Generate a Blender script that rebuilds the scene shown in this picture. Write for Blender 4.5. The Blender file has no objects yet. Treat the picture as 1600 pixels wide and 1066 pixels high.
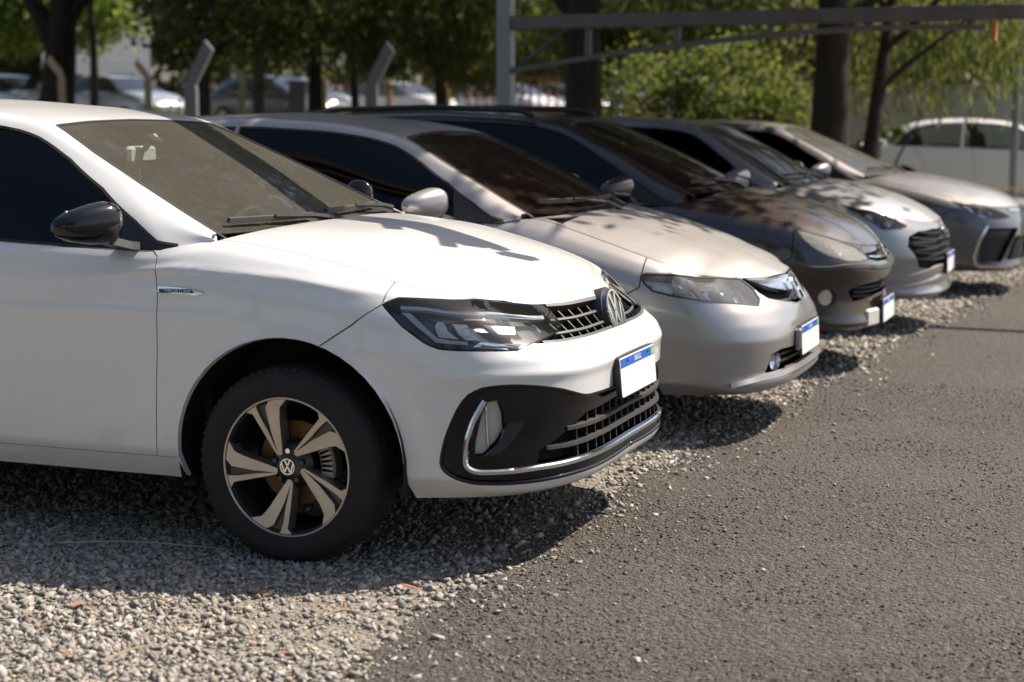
import bpy, bmesh, math, random
import numpy as np

# ---------------------------------------------------------------- camera
sc = bpy.context.scene
cam = bpy.data.objects.new('camera', bpy.data.cameras.new('camera')); sc.collection.objects.link(cam)
cam.data.sensor_width = 36.0; cam.data.lens = 2645.176/1600*36; cam.data.clip_start = .1; cam.data.clip_end = 1500
cam.location = (2.5271, -5.4920, 1.4230)
cam.rotation_euler = (math.pi/2-0.13499, 0, 1.93519-math.pi/2)
cam.data.dof.use_dof = True; cam.data.dof.focus_distance = 5.85; cam.data.dof.aperture_fstop = 2.5; cam.data.dof.aperture_blades = 9
sc.camera = cam
# ---------------------------------------------------------------- sky, sun, exposure
SUN = (.54, .60, 1.0)                          # towards the sun: ahead of the cars and from their far side
az = math.atan2(SUN[0], SUN[1]); el = math.atan2(SUN[2], math.hypot(SUN[0], SUN[1]))
w = bpy.data.worlds.new('World'); sc.world = w; w.use_nodes = True
nt = w.node_tree; bg = nt.nodes['Background']; sky = nt.nodes.new('ShaderNodeTexSky')
sky.sky_type = 'NISHITA'; sky.sun_disc = False; sky.sun_elevation = el; sky.sun_rotation = az
sky.air_density = 1.0; sky.dust_density = 2.5; sky.ozone_density = 1.0
nt.links.new(sky.outputs[0], bg.inputs[0]); bg.inputs[1].default_value = .090
sl = bpy.data.lights.new('sun', 'SUN'); sl.energy = 4.9; sl.angle = math.radians(.55); sl.color = (1.0, .90, .77)
so = bpy.data.objects.new('sun', sl); sc.collection.objects.link(so)
from mathutils import Vector as _V
so.rotation_euler = _V(SUN).to_track_quat('Z', 'Y').to_euler()
sc.view_settings.view_transform = 'Standard'; sc.view_settings.look = 'None'; sc.view_settings.exposure = 0.78; sc.view_settings.gamma = 1.0
sc.view_settings.use_curve_mapping = False
sc.cycles.max_bounces = 8; sc.cycles.transparent_max_bounces = 24; sc.cycles.sample_clamp_indirect = 6; sc.cycles.use_denoising = True
sc.cycles.caustics_reflective = False; sc.cycles.caustics_refractive = False


def gauss(a, sig):
    """gaussian smoothing along axis 0 (sig in samples), ends held by point reflection"""
    if sig < .3: return a
    n = int(3*sig)+1
    n = min(n, len(a)-1)
    k = np.exp(-.5*(np.arange(-n, n+1)/sig)**2); k /= k.sum()
    lo = 2*a[0]-a[n:0:-1]; hi = 2*a[-1]-a[-2:-n-2:-1]
    b = np.concatenate([lo, a, hi])
    out = np.zeros_like(a)
    for i, w in enumerate(k): out += w*b[i:i+len(a)]
    return out

def curve(pts, n, sig):
    """polyline resampled evenly by length and rounded (sig in metres)"""
    p = np.array(pts, float)
    d = np.concatenate([[0], np.cumsum(np.linalg.norm(np.diff(p, axis=0), axis=1))])
    s = np.linspace(0, d[-1], n)
    q = np.stack([np.interp(s, d, p[:, k]) for k in range(p.shape[1])], 1)
    return gauss(q, sig/(d[-1]/(n-1)))

def prof(pts, x, sig=0.0):
    """piecewise-linear function of x (pts sorted), rounded"""
    p = np.array(sorted(pts), float)
    xs = np.linspace(p[0, 0], p[-1, 0], 600)
    ys = np.interp(xs, p[:, 0], p[:, 1])
    if sig > 0: ys = gauss(ys[:, None], sig/(xs[1]-xs[0]))[:, 0]
    return np.interp(x, xs, ys)

def sstep(a, b, x):
    t = np.clip((x-a)/(b-a), 0, 1); return t*t*(3-2*t)

class Surf:
    """dense grid surface P[nu,nv,3] over u in [0,U], v in [0,V] (metres of unrolled sheet)"""
    def __init__(self, P, U, V, flip=False):
        self.P = P; self.U = U; self.V = V
        du = np.gradient(P, axis=0); dv = np.gradient(P, axis=1)
        N = np.cross(du, dv); N /= np.linalg.norm(N, axis=2, keepdims=True)+1e-12
        self.N = -N if flip else N
    def _bil(self, A, u, v):
        nu, nv = A.shape[:2]
        a = np.clip(np.asarray(u)/self.U, 0, 1)*(nu-1); b = np.clip(np.asarray(v)/self.V, 0, 1)*(nv-1)
        i = np.minimum(a.astype(int), nu-2); j = np.minimum(b.astype(int), nv-2)
        f = (a-i)[..., None]; g = (b-j)[..., None]
        return A[i, j]*(1-f)*(1-g)+A[i+1, j]*f*(1-g)+A[i, j+1]*(1-f)*g+A[i+1, j+1]*f*g
    def at(self, u, v): return self._bil(self.P, u, v)
    def nrm(self, u, v):
        n = self._bil(self.N, u, v); return n/(np.linalg.norm(n, axis=-1, keepdims=True)+1e-12)

def lower_shell(C):
    """left half (y>=0) of the lower body: u = length along the plan from nose centre, v = height"""
    n = 640
    pl = curve(C['plan'], n, C.get('plan_r', .10))
    pl[:, 1] = np.maximum(pl[:, 1], 0); pl[0, 1] = 0; pl[-1, 1] = 0
    d = np.concatenate([[0], np.cumsum(np.linalg.norm(np.diff(pl, axis=0), axis=1))]); U = d[-1]
    t = np.gradient(pl, axis=0); t /= np.linalg.norm(t, axis=1, keepdims=True)
    nin = np.stack([t[:, 1], -t[:, 0]], 1)       # walking nose->tail on +y side: inward normal
    nin = np.where((nin[:, :1]*0+1) > 0, nin, nin)
    if nin[n//2, 1] > 0: nin = -nin
    nin[0] = [-1, 0]; nin[-1] = [1, 0]
    wf = sstep(.25, .80, -nin[:, 0]); wr = sstep(.25, .80, nin[:, 0]); ws = 1-wf-wr
    x = pl[:, 0]
    nv = 130; v = np.linspace(0, 1, nv)
    def two(key, k):
        return np.interp(v, [p[0] for p in C[key]], [p[k] for p in C[key]])
    def P2(key, k):
        return gauss(two(key, k)[:, None], C.get('prof_r', 2.0))[:, 0]
    key = {'f': 'front', 's': 'side', 'r': 'rear'}
    tab = {a: [P2(key[a], k) for k in (1, 2, 3)] for a in 'fsr'}   # zfrac, k(top inset share), tuck
    def mix(k): return wf[:, None]*tab['f'][k]+ws[:, None]*tab['s'][k]+wr[:, None]*tab['r'][k]
    zfr = mix(0); kk = mix(1); tk = mix(2)
    if 'top3' in C:                      # bonnet edge / waist line as points in space
        tz = []; ti = []
        for px, py, pz in C['top3']:
            q = np.hypot(pl[:, 0]-px, pl[:, 1]-py); i = int(np.argmin(q)); tz.append((d[i], pz)); ti.append((d[i], q[i]))
    else: tz, ti = C['top_z'], C['top_in']
    bt = C['bottom'] if 'bottom' in C else [(0, C['zb'][0]), (1.0, C['zb'][0]), (1.8, C['zb'][1]), (U, C['zb'][1])]
    zb = prof(bt, d, .03); zt = prof(tz, d, C.get('top_r', .03)); it = prof(ti, d, C.get('top_r', .03))
    z = zb[:, None]+(zt-zb)[:, None]*zfr
    ins = it[:, None]*kk+tk
    xx = x[:, None]+nin[:, :1]*ins; yy = pl[:, 1:2]+nin[:, 1:]*ins
    if 'disp' in C:
        o = C['disp'](xx, yy, z); xx = xx-nin[:, :1]*o; yy = yy-nin[:, 1:]*o
    # wheel arch lips
    for ax in (0, -C['wb']):
        r = np.hypot(xx-ax, z-C['hub']); side = ws[:, None]
        lip = C.get('lip', .010)*np.exp(-((r-C['arch'])/.035)**2)*side
        yy = yy-nin[:, 1:]*lip
    yy = np.maximum(yy, 0); yy[0] = 0; yy[-1] = 0
    P = np.stack([xx, yy, z], 2)
    S = Surf(P, U, .75)
    if S.N[n//2, nv//2, 1] < 0: S.N = -S.N
    S.N[0, :, 1] = 0; S.N[0] /= np.linalg.norm(S.N[0], axis=1, keepdims=True)
    S.d = d; S.plan = pl
    return S

def greenhouse(C):
    """left half: u along the car (cowl -> rear deck), v from the roof's centre line out and down to the waist"""
    n = 420
    g = C['green']                     # stations: centre(x,z), mid?, cant(x,y,z), belt(x,y,z)
    sc = np.linspace(0, 1, n)
    def col(key, r):
        p = np.array(g[key], float); k = np.linspace(0, 1, len(p)) if 'param' not in g else np.array(g['param'], float)
        q = np.stack([np.interp(sc, k, p[:, i]) for i in range(p.shape[1])], 1)
        return gauss(q, r*n)
    ce = col('centre', g.get('rc', .03)); ca = col('cant', g.get('ra', .025)); be = col('belt', .015)
    ce = np.stack([ce[:, 0], 0*ce[:, 0], ce[:, 1]], 1)
    nv = 150; v = np.linspace(0, 1, nv)
    vc = .60                            # cant rail sits here
    P = np.zeros((n, nv, 3))
    for j, t in enumerate(v):
        if t <= vc:
            q = t/vc; h = q**g.get('crown', 2.2)
            P[:, j, 1] = ce[:, 1]+(ca[:, 1]-ce[:, 1])*q
            P[:, j, 0] = ce[:, 0]+(ca[:, 0]-ce[:, 0])*h
            P[:, j, 2] = ce[:, 2]+(ca[:, 2]-ce[:, 2])*h
        else:
            q = (t-vc)/(1-vc)
            P[:, j] = ca+(be-ca)*q
            P[:, j, 1] += g.get('bulge', .02)*np.sin(math.pi*q)
    Q = np.transpose(P, (1, 0, 2)).copy()
    Q = gauss(Q, g.get('rr', 3.5))
    P = np.transpose(Q, (1, 0, 2)).copy()
    P[:, 0, 1] = 0
    S = Surf(P, g.get('U', 3.2), g.get('V', 1.3))
    if S.N[n//2, 0, 2] < 0: S.N = -S.N
    S.N[:, 0, 1] = 0; S.N[:, 0] /= np.linalg.norm(S.N[:, 0], axis=1, keepdims=True)
    return S

class Hood:
    """height field between the top rows of the lower shell; behind=True builds the boot lid"""
    def __init__(self, C, S, boot=False):
        top = S.P[:, -1]
        if not boot:
            k = top[:, 0] >= C['cowl_x']; e = top[k]; e = e[np.argsort(e[:, 0])]
            self.zc = C['hood_z']
        else:
            k = top[:, 0] <= C['boot_x']; e = top[k]; e = e[np.argsort(e[:, 0])]
            self.zc = C['boot_z']
        self.ex, self.ey, self.ez = e[:, 0], e[:, 1], e[:, 2]
        self.p = C.get('hood_p', 2.6); self.boot = boot; self.bump = None if boot else C.get('hood_bump')
        self.r = C.get('hood_r', .06); self.bow = C.get('cowl_bow', .07)
    def z(self, x, y):
        ye = np.interp(x, self.ex, self.ey); ze = np.interp(x, self.ex, self.ez)
        zc = prof(self.zc, x, self.r)
        t = np.clip(np.abs(y)/np.maximum(ye, .02), 0, 1)
        zz = zc-(zc-ze)*t**self.p
        if self.bump: zz = zz+self.bump(x, y, t)
        return zz
    def at(self, x, y): return np.stack([x, y, self.z(x, y)], -1)
    def nrm(self, x, y):
        h = .006
        a = (self.z(x+h, y)-self.z(x-h, y))/(2*h); b = (self.z(x, y+h)-self.z(x, y-h))/(2*h)
        n = np.stack([-a, -b, np.ones_like(a)], -1); return n/np.linalg.norm(n, axis=-1, keepdims=True)
    def outline(self, n=60):
        """closed outline (x,y) of both halves"""
        s = np.concatenate([[0], np.cumsum(np.hypot(np.diff(self.ex), np.diff(self.ey)))])
        q = np.linspace(0, s[-1], n)
        x = np.interp(q, s, self.ex); y = np.interp(q, s, self.ey)
        return x, y
    def rear_edge(self, n=9):
        """bowed rear edge, left to right without its ends"""
        ye = self.ey[0]; x0 = self.ex[0]
        return [(x0+self.bow*(1-t*t), ye*t) for t in np.linspace(1, -1, n+2)[1:-1]]

# ---------------------------------------------------------------- car body tables (metres, x forward from the front axle, z up)
def hero_disp(x, y, z):
    # crease that runs along the wing below the bonnet edge, and the one along the doors
    zr = np.interp(x, [-3.2, -.9, -.40, 0, .34], [.86, .875, .925, .905, .862])
    w = sstep(-.95, -.35, x)*sstep(.42, .25, x)
    a = .008*np.exp(-((z-zr)/.015)**2)*w
    zd = np.interp(x, [-3.2, -.5], [.80, .775]); wd = sstep(-.1, -.6, x)
    b = .006*np.exp(-((z-zd)/.02)**2)*wd
    # bumper ledge in front
    c = .006*np.exp(-((z-.615)/.02)**2)*sstep(.35, .6, x)
    return (a+b+c)*sstep(-3.3, -3.0, x)

CAR_WHITE = dict(
    wb=2.65, hub=.312, tyre_r=.318, rim_r=.222, track=.765,
    plan=[(.868, 0), (.870, .25), (.862, .45), (.80, .60), (.69, .72), (.53, .80), (.35, .845), (.1, .868), (-.2, .873), (-.7, .876),
          (-1.6, .876), (-2.3, .874), (-2.75, .865), (-3.2, .82), (-3.5, .72), (-3.62, .55), (-3.68, .3), (-3.7, 0)],
    # v: zfrac, share of the top inset, tuck
    front=[(0, 0, 0, .06), (.05, .03, 0, .012), (.12, .09, 0, -.002), (.30, .30, .0, .008), (.45, .50, .0, .004), (.58, .66, .01, 0), (.66, .73, .06, 0), (.72, .765, .17, 0),
           (.85, .87, .50, 0), (.95, .965, .86, 0), (1, 1, 1, 0)],
    side=[(0, 0, 0, .075), (.06, .05, 0, .05), (.14, .12, 0, .018), (.30, .28, 0, .006), (.48, .46, 0, 0), (.66, .68, .0, 0), (.78, .83, .10, 0), (.86, .91, .30, 0), (.93, .962, .58, 0), (1, 1, 1, 0)],
    rear=[(0, 0, 0, .08), (.1, .1, 0, .01), (.3, .3, 0, 0), (.5, .5, .05, 0), (.8, .8, .5, 0), (1, 1, 1, 0)],
    bottom=[(0, .232), (.5, .232), (.9, .225), (1.1, .222), (1.9, .235), (4.5, .235), (5.2, .26), (6.3, .28)],
    top_z=[(0, .800), (.25, .795), (.45, .803), (.62, .818), (.78, .835), (.95, .853), (1.13, .893), (1.38, .957), (1.68, 1.004), (1.77, 1.014), (1.89, .992), (1.97, .976),
           (2.57, .992), (3.6, 1.01), (4.4, 1.03), (4.9, 1.05), (5.3, 1.07), (6.3, 1.08)],
    top_in=[(0, .100), (.25, .155), (.45, .212), (.62, .215), (.78, .17), (.95, .128), (1.13, .135), (1.38, .145), (1.68, .15), (1.77, .148), (1.89, .078), (1.97, .055),
            (2.57, .04), (4.0, .045), (4.5, .10), (4.9, .14), (5.4, .12), (6.3, .10)],
    cowl_x=-.30, hood_z=[(-.36, 1.035), (-.22, 1.044), (.085, 1.024), (.396, .954), (.56, .899), (.66, .855), (.73, .818), (.77, .800)], hood_p=3.0, disp=hero_disp,
    boot_x=-3.30, boot_z=[(-3.7, 1.07), (-3.5, 1.10), (-3.3, 1.09)],
    green=dict(U=3.2, V=1.3, crown=2.2, rc=.022, ra=.018, rr=3.5, bulge=.022,
        param=[0, .16, .32, .40, .53, .68, .78, .89, 1],
        centre=[(-.22, 1.005), (-.66, 1.213), (-1.10, 1.398), (-1.35, 1.440), (-1.75, 1.474), (-2.3, 1.458), (-2.65, 1.41), (-3.05, 1.23), (-3.42, 1.06)],
        cant=[(-.30, .715, 1.012), (-.70, .640, 1.205), (-1.10, .558, 1.392), (-1.36, .578, 1.425), (-1.8, .590, 1.440), (-2.3, .58, 1.42), (-2.65, .565, 1.375), (-3.0, .58, 1.22), (-3.35, .62, 1.05)],
        belt=[(-.29, .727, 1.010), (-.46, .815, .977), (-.95, .833, .985), (-1.35, .838, .995), (-1.8, .84, 1.0), (-2.3, .835, 1.005), (-2.65, .82, 1.01), (-2.95, .79, 1.015), (-3.3, .72, 1.02)]),
    bumper_seam=[(.311, .833), (.228, .772), (.13, .706)], door_seam=[(-.492, .976), (-.472, .962), (-.449, .843), (-.452, .657), (-.465, .469), (-.477, .312), (-.478, .2)],
    b_seam=[(-1.62, 1.0), (-1.58, .6), (-1.57, .2)], r_seam=[(-2.48, 1.0), (-2.36, .8), (-2.25, .55), (-2.2, .2)], rocker=.311, mirror=(-.60, .865, 1.070), arch_z=.335, arch=.388, snap=.715, snap_u=.90,
    gpoly=dict(glass_ext=[(1.735, 1.272), (1.735, .825)], rear_glass=[(1.765, .825), (2.20, .83), (2.45, .88), (2.62, 1.02), (2.70, 1.262), (1.765, 1.272)],
        rear_window=[(2.46, -.01), (2.48, .62), (3.02, .66), (3.04, -.01)], roof_v=.66),
)
_side = [(0, 0, 0, .075), (.06, .05, 0, .05), (.14, .12, 0, .018), (.30, .28, 0, .006), (.48, .46, 0, 0), (.64, .66, .02, 0), (.76, .80, .12, 0), (.85, .89, .32, 0), (.93, .955, .62, 0), (1, 1, 1, 0)]
_rear = CAR_WHITE['rear']
_par = CAR_WHITE['green']['param']
CAR_SILVER = dict(
    wb=2.70, hub=.312, arch=.385, arch_z=.33, tyre_r=.318, rim_r=.215, track=.765, zb=(.225, .225),
    plan=[(.880, 0), (.878, .25), (.862, .45), (.79, .62), (.67, .73), (.5, .80), (.3, .845), (0, .866), (-.5, .875), (-1.6, .876), (-2.4, .874), (-2.8, .862), (-3.2, .81), (-3.45, .70), (-3.55, .5), (-3.61, 0)],
    front=[(0, 0, 0, .05), (.05, .03, 0, .012), (.10, .07, 0, -.006), (.16, .13, 0, .006), (.34, .36, 0, .004), (.45, .48, .02, 0), (.55, .58, .10, 0), (.68, .72, .32, 0), (.80, .83, .58, 0), (.92, .94, .86, 0), (1, 1, 1, 0)],
    side=_side, rear=_rear,
    top3=[(.775, 0, .705), (.74, .25, .708), (.653, .42, .715), (.50, .645, .745), (.40, .70, .79), (.07, .705, .90), (-.15, .70, .968), (-.24, .71, .982), (-.34, .785, .964), (-.45, .815, .957),
          (-1.25, .84, .965), (-2.2, .835, .985), (-2.9, .78, 1.0), (-3.3, .66, 1.02), (-3.45, .4, 1.03), (-3.50, 0, 1.03)],
    cowl_x=-.24, cowl_bow=.17, hood_z=[(-.3, 1.0), (-.1, 1.0), (.113, .960), (.408, .866), (.60, .795), (.70, .745), (.775, .705)], hood_p=2.6, boot_x=-3.15, boot_z=[(-3.6, 1.03), (-3.4, 1.05), (-3.1, 1.04)],
    green=dict(param=_par, rc=.022, ra=.018, rr=4, bulge=.02,
        centre=[(-.02, .965), (-.48, 1.178), (-.95, 1.362), (-1.25, 1.410), (-1.7, 1.448), (-2.2, 1.436), (-2.6, 1.385), (-3.05, 1.2), (-3.4, 1.04)],
        cant=[(-.24, .715, .985), (-.58, .655, 1.165), (-.95, .56, 1.345), (-1.25, .585, 1.396), (-1.7, .60, 1.418), (-2.2, .59, 1.40), (-2.6, .57, 1.35), (-2.95, .58, 1.19), (-3.3, .62, 1.03)],
        belt=[(-.25, .735, .978), (-.36, .80, .962), (-.85, .83, .957), (-1.25, .84, .965), (-1.7, .84, .975), (-2.2, .835, .985), (-2.6, .82, .99), (-2.95, .79, 1.0), (-3.3, .72, 1.01)]),
    bumper_seam=[(.31, .70), (.24, .66), (.16, .62)], door_seam=[(-.42, .955), (-.40, .75), (-.41, .5), (-.43, .2)], b_seam=[(-1.6, .97), (-1.55, .6), (-1.54, .2)], r_seam=[(-2.5, .985), (-2.36, .8), (-2.28, .55), (-2.22, .2)],
    rocker=.30, mirror=(-.60, .865, 1.050), snap=.735, dash_x=-.5, lamp_bowls=[(.40, .50, .055), (.74, .55, .045)],
    gpoly=dict(glass_ext=[(1.735, 1.272), (1.735, .825)], rear_glass=[(1.765, .825), (2.20, .83), (2.45, .88), (2.62, 1.02), (2.70, 1.262), (1.765, 1.272)], rear_window=[(2.46, -.01), (2.48, .62), (3.02, .66), (3.04, -.01)], roof_v=.66))
CAR_BLACK = dict(
    wb=2.44, hub=.295, arch=.355, arch_z=.315, tyre_r=.295, rim_r=.19, track=.72, zb=(.26, .22),
    plan=[(.825, 0), (.818, .2), (.795, .4), (.735, .55), (.62, .67), (.45, .755), (.25, .80), (0, .822), (-.5, .828), (-1.5, .828), (-2.2, .826), (-2.6, .81), (-2.95, .74), (-3.1, .62), (-3.18, .4), (-3.2, 0)],
    front=[(0, 0, 0, .05), (.05, .03, 0, .010), (.12, .08, 0, -.004), (.20, .16, 0, .010), (.34, .36, 0, .022), (.46, .52, 0, .018), (.54, .63, 0, -.010), (.62, .74, .02, -.012), (.68, .80, .10, 0), (.76, .85, .30, 0), (.90, .94, .75, 0), (1, 1, 1, 0)],
    side=_side, rear=_rear,
    top3=[(.775, 0, .705), (.755, .2, .715), (.70, .37, .735), (.635, .50, .764), (.53, .62, .808), (.42, .68, .848), (.2, .70, .912), (-.05, .69, .958), (-.16, .68, .975), (-.26, .745, .955), (-.4, .77, .945), (-1.2, .79, .96), (-2.2, .785, .985),
          (-2.8, .70, 1.0), (-3.0, .52, 1.02), (-3.08, 0, 1.03)],
    cowl_x=-.16, cowl_bow=.14, hood_z=[(-.2, 1.035), (-.1, 1.035), (.06, 1.022), (.227, .980), (.412, .922), (.596, .850), (.70, .785), (.775, .708)], hood_p=3.0, boot_x=-2.9, boot_z=[(-3.2, 1.03), (-3.0, 1.05), (-2.85, 1.03)],
    green=dict(param=_par, rc=.02, ra=.016, rr=4, bulge=.02,
        centre=[(0, 1.0), (-.5, 1.24), (-1.0, 1.432), (-1.3, 1.468), (-1.8, 1.495), (-2.4, 1.485), (-2.8, 1.44), (-2.98, 1.25), (-3.06, 1.03)],
        cant=[(-.16, .69, 1.0), (-.58, .62, 1.22), (-1.0, .535, 1.415), (-1.3, .555, 1.452), (-1.8, .57, 1.468), (-2.4, .56, 1.452), (-2.78, .55, 1.40), (-2.93, .56, 1.22), (-3.0, .58, 1.03)],
        belt=[(-.17, .70, .975), (-.28, .755, .955), (-.85, .785, .952), (-1.3, .79, .962), (-1.8, .79, .972), (-2.3, .785, .985), (-2.7, .73, .998), (-2.85, .67, 1.005), (-2.95, .60, 1.02)]),
    bumper_seam=[(.42, .68), (.36, .64), (.28, .58)], door_seam=[(-.34, .945), (-.33, .75), (-.34, .5), (-.36, .2)], b_seam=[(-1.4, .965), (-1.38, .6), (-1.37, .2)], r_seam=[(-2.2, .985), (-2.1, .8), (-2.02, .55), (-1.98, .2)],
    rocker=.30, mirror=(-.50, .82, 1.05), snap=.735, dash_x=-.45, lamp_bowls=[(.42, .45, .055), (.72, .35, .05)],
    gpoly=dict(glass_ext=[(1.735, 1.272), (1.735, .825)], rear_glass=[(1.765, .825), (2.20, .83), (2.45, .84), (2.55, 1.02), (2.58, 1.262), (1.765, 1.272)], rear_window=[(2.62, -.01), (2.62, .62), (2.98, .66), (2.98, -.01)], roof_v=.66))
CAR_HATCH = dict(
    wb=2.53, hub=.30, arch=.365, arch_z=.32, tyre_r=.303, rim_r=.20, track=.745, zb=(.25, .225),
    plan=[(.845, 0), (.842, .25), (.82, .42), (.745, .58), (.62, .70), (.45, .785), (.2, .842), (-.2, .858), (-.7, .86), (-1.6, .86), (-2.3, .858), (-2.7, .83), (-2.95, .74), (-3.06, .55), (-3.1, 0)],
    front=[(0, 0, 0, .05), (.05, .03, 0, .006), (.10, .07, 0, -.012), (.17, .14, 0, .012), (.34, .36, 0, .010), (.48, .52, .02, .0), (.58, .62, .10, 0), (.70, .74, .30, 0), (.84, .87, .62, 0), (.93, .95, .86, 0), (1, 1, 1, 0)],
    side=_side, rear=_rear,
    top3=[(.765, 0, .742), (.75, .25, .75), (.70, .42, .762), (.58, .58, .80), (.45, .66, .85), (.33, .70, .885), (.05, .715, .945), (-.12, .705, .985), (-.2, .70, .99), (-.3, .775, .975), (-.42, .805, .968), (-1.2, .83, .985), (-2.2, .825, 1.02),
          (-2.7, .75, 1.05), (-2.95, .5, 1.07), (-3.0, 0, 1.07)],
    cowl_x=-.20, cowl_bow=.16, hood_z=[(-.2, 1.03), (-.1, 1.03), (.09, 1.008), (.36, .950), (.55, .880), (.70, .802), (.765, .745)], hood_p=3.0, boot_x=-2.85, boot_z=[(-3.1, 1.07), (-2.9, 1.09), (-2.8, 1.07)],
    green=dict(param=_par, rc=.02, ra=.016, rr=4, bulge=.02,
        centre=[(-.02, .99), (-.42, 1.215), (-.83, 1.412), (-1.1, 1.447), (-1.5, 1.468), (-2.1, 1.458), (-2.6, 1.41), (-2.8, 1.25), (-2.92, 1.08)],
        cant=[(-.2, .70, 1.0), (-.52, .625, 1.20), (-.85, .54, 1.395), (-1.1, .56, 1.427), (-1.5, .575, 1.442), (-2.1, .57, 1.425), (-2.55, .55, 1.37), (-2.72, .57, 1.22), (-2.85, .6, 1.07)],
        belt=[(-.21, .715, .988), (-.32, .785, .975), (-.8, .82, .977), (-1.1, .83, .985), (-1.5, .83, .995), (-2.1, .825, 1.015), (-2.45, .79, 1.04), (-2.65, .75, 1.05), (-2.8, .68, 1.06)]),
    bumper_seam=[(.33, .84), (.26, .78), (.18, .70)], door_seam=[(-.38, .97), (-.36, .75), (-.37, .5), (-.39, .2)], b_seam=[(-1.45, .99), (-1.42, .6), (-1.41, .2)], r_seam=[(-2.25, 1.02), (-2.16, .8), (-2.08, .55), (-2.04, .2)],
    rocker=.30, mirror=(-.42, .85, 1.055), snap=.735, dash_x=-.45, lamp_bowls=[(.30, .5, .045), (.62, .5, .04)],
    gpoly=dict(glass_ext=[(1.735, 1.272), (1.735, .825)], rear_glass=[(1.765, .825), (2.20, .83), (2.45, .88), (2.58, 1.05), (2.62, 1.262), (1.765, 1.272)], rear_window=[(2.55, -.01), (2.55, .60), (2.95, .64), (2.95, -.01)], roof_v=.66))
CAR_SALOON = dict(
    wb=2.70, hub=.318, arch=.392, arch_z=.335, tyre_r=.322, rim_r=.22, track=.775, zb=(.22, .225),
    plan=[(1.045, 0), (1.04, .25), (1.01, .45), (.92, .63), (.78, .76), (.58, .835), (.3, .875), (0, .888), (-.5, .89), (-1.6, .89), (-2.4, .888), (-2.8, .875), (-3.2, .83), (-3.5, .71), (-3.6, .5), (-3.66, 0)],
    front=[(0, 0, 0, .06), (.05, .03, 0, .01), (.10, .07, 0, -.004), (.20, .18, 0, .012), (.36, .38, 0, .010), (.50, .54, .02, 0), (.60, .64, .10, 0), (.72, .76, .32, 0), (.85, .88, .64, 0), (.93, .95, .86, 0), (1, 1, 1, 0)],
    side=_side, rear=_rear,
    top3=[(.975, 0, .735), (.955, .3, .742), (.87, .5, .748), (.72, .66, .765), (.56, .73, .80), (.2, .75, .90), (-.1, .745, .965), (-.2, .74, .978), (-.32, .815, .958), (-.45, .84, .953), (-1.2, .855, .965), (-2.2, .85, .985), (-2.9, .80, 1.0),
          (-3.35, .66, 1.03), (-3.5, .4, 1.04), (-3.55, 0, 1.04)],
    cowl_x=-.20, cowl_bow=.15, hood_z=[(-.2, 1.015), (-.1, 1.015), (.08, 1.003), (.5, .930), (.72, .870), (.85, .822), (.93, .775), (.975, .738)], hood_p=2.8, boot_x=-3.2, boot_z=[(-3.65, 1.04), (-3.4, 1.06), (-3.15, 1.05)],
    green=dict(param=_par, rc=.022, ra=.018, rr=4, bulge=.02,
        centre=[(0, .985), (-.5, 1.208), (-1.02, 1.412), (-1.3, 1.447), (-1.75, 1.466), (-2.3, 1.442), (-2.65, 1.39), (-3.05, 1.21), (-3.4, 1.05)],
        cant=[(-.22, .735, .985), (-.62, .665, 1.19), (-1.03, .57, 1.395), (-1.3, .59, 1.422), (-1.75, .605, 1.436), (-2.3, .595, 1.412), (-2.65, .575, 1.355), (-3.0, .59, 1.2), (-3.3, .63, 1.04)],
        belt=[(-.22, .75, .978), (-.34, .822, .958), (-.85, .845, .955), (-1.25, .855, .965), (-1.75, .855, .975), (-2.3, .85, .985), (-2.65, .835, .99), (-2.95, .80, 1.0), (-3.3, .73, 1.02)]),
    bumper_seam=[(.55, .74), (.42, .70), (.24, .66)], door_seam=[(-.42, .952), (-.40, .75), (-.41, .5), (-.43, .2)], b_seam=[(-1.6, .97), (-1.55, .6), (-1.54, .2)], r_seam=[(-2.5, .985), (-2.36, .8), (-2.28, .55), (-2.22, .2)],
    rocker=.30, mirror=(-.55, .88, 1.04), snap=.735, dash_x=-.5, lamp_bowls=[(.35, .5, .035), (.55, .5, .035), (.75, .5, .035)],
    gpoly=CAR_SILVER['gpoly'])

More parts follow.
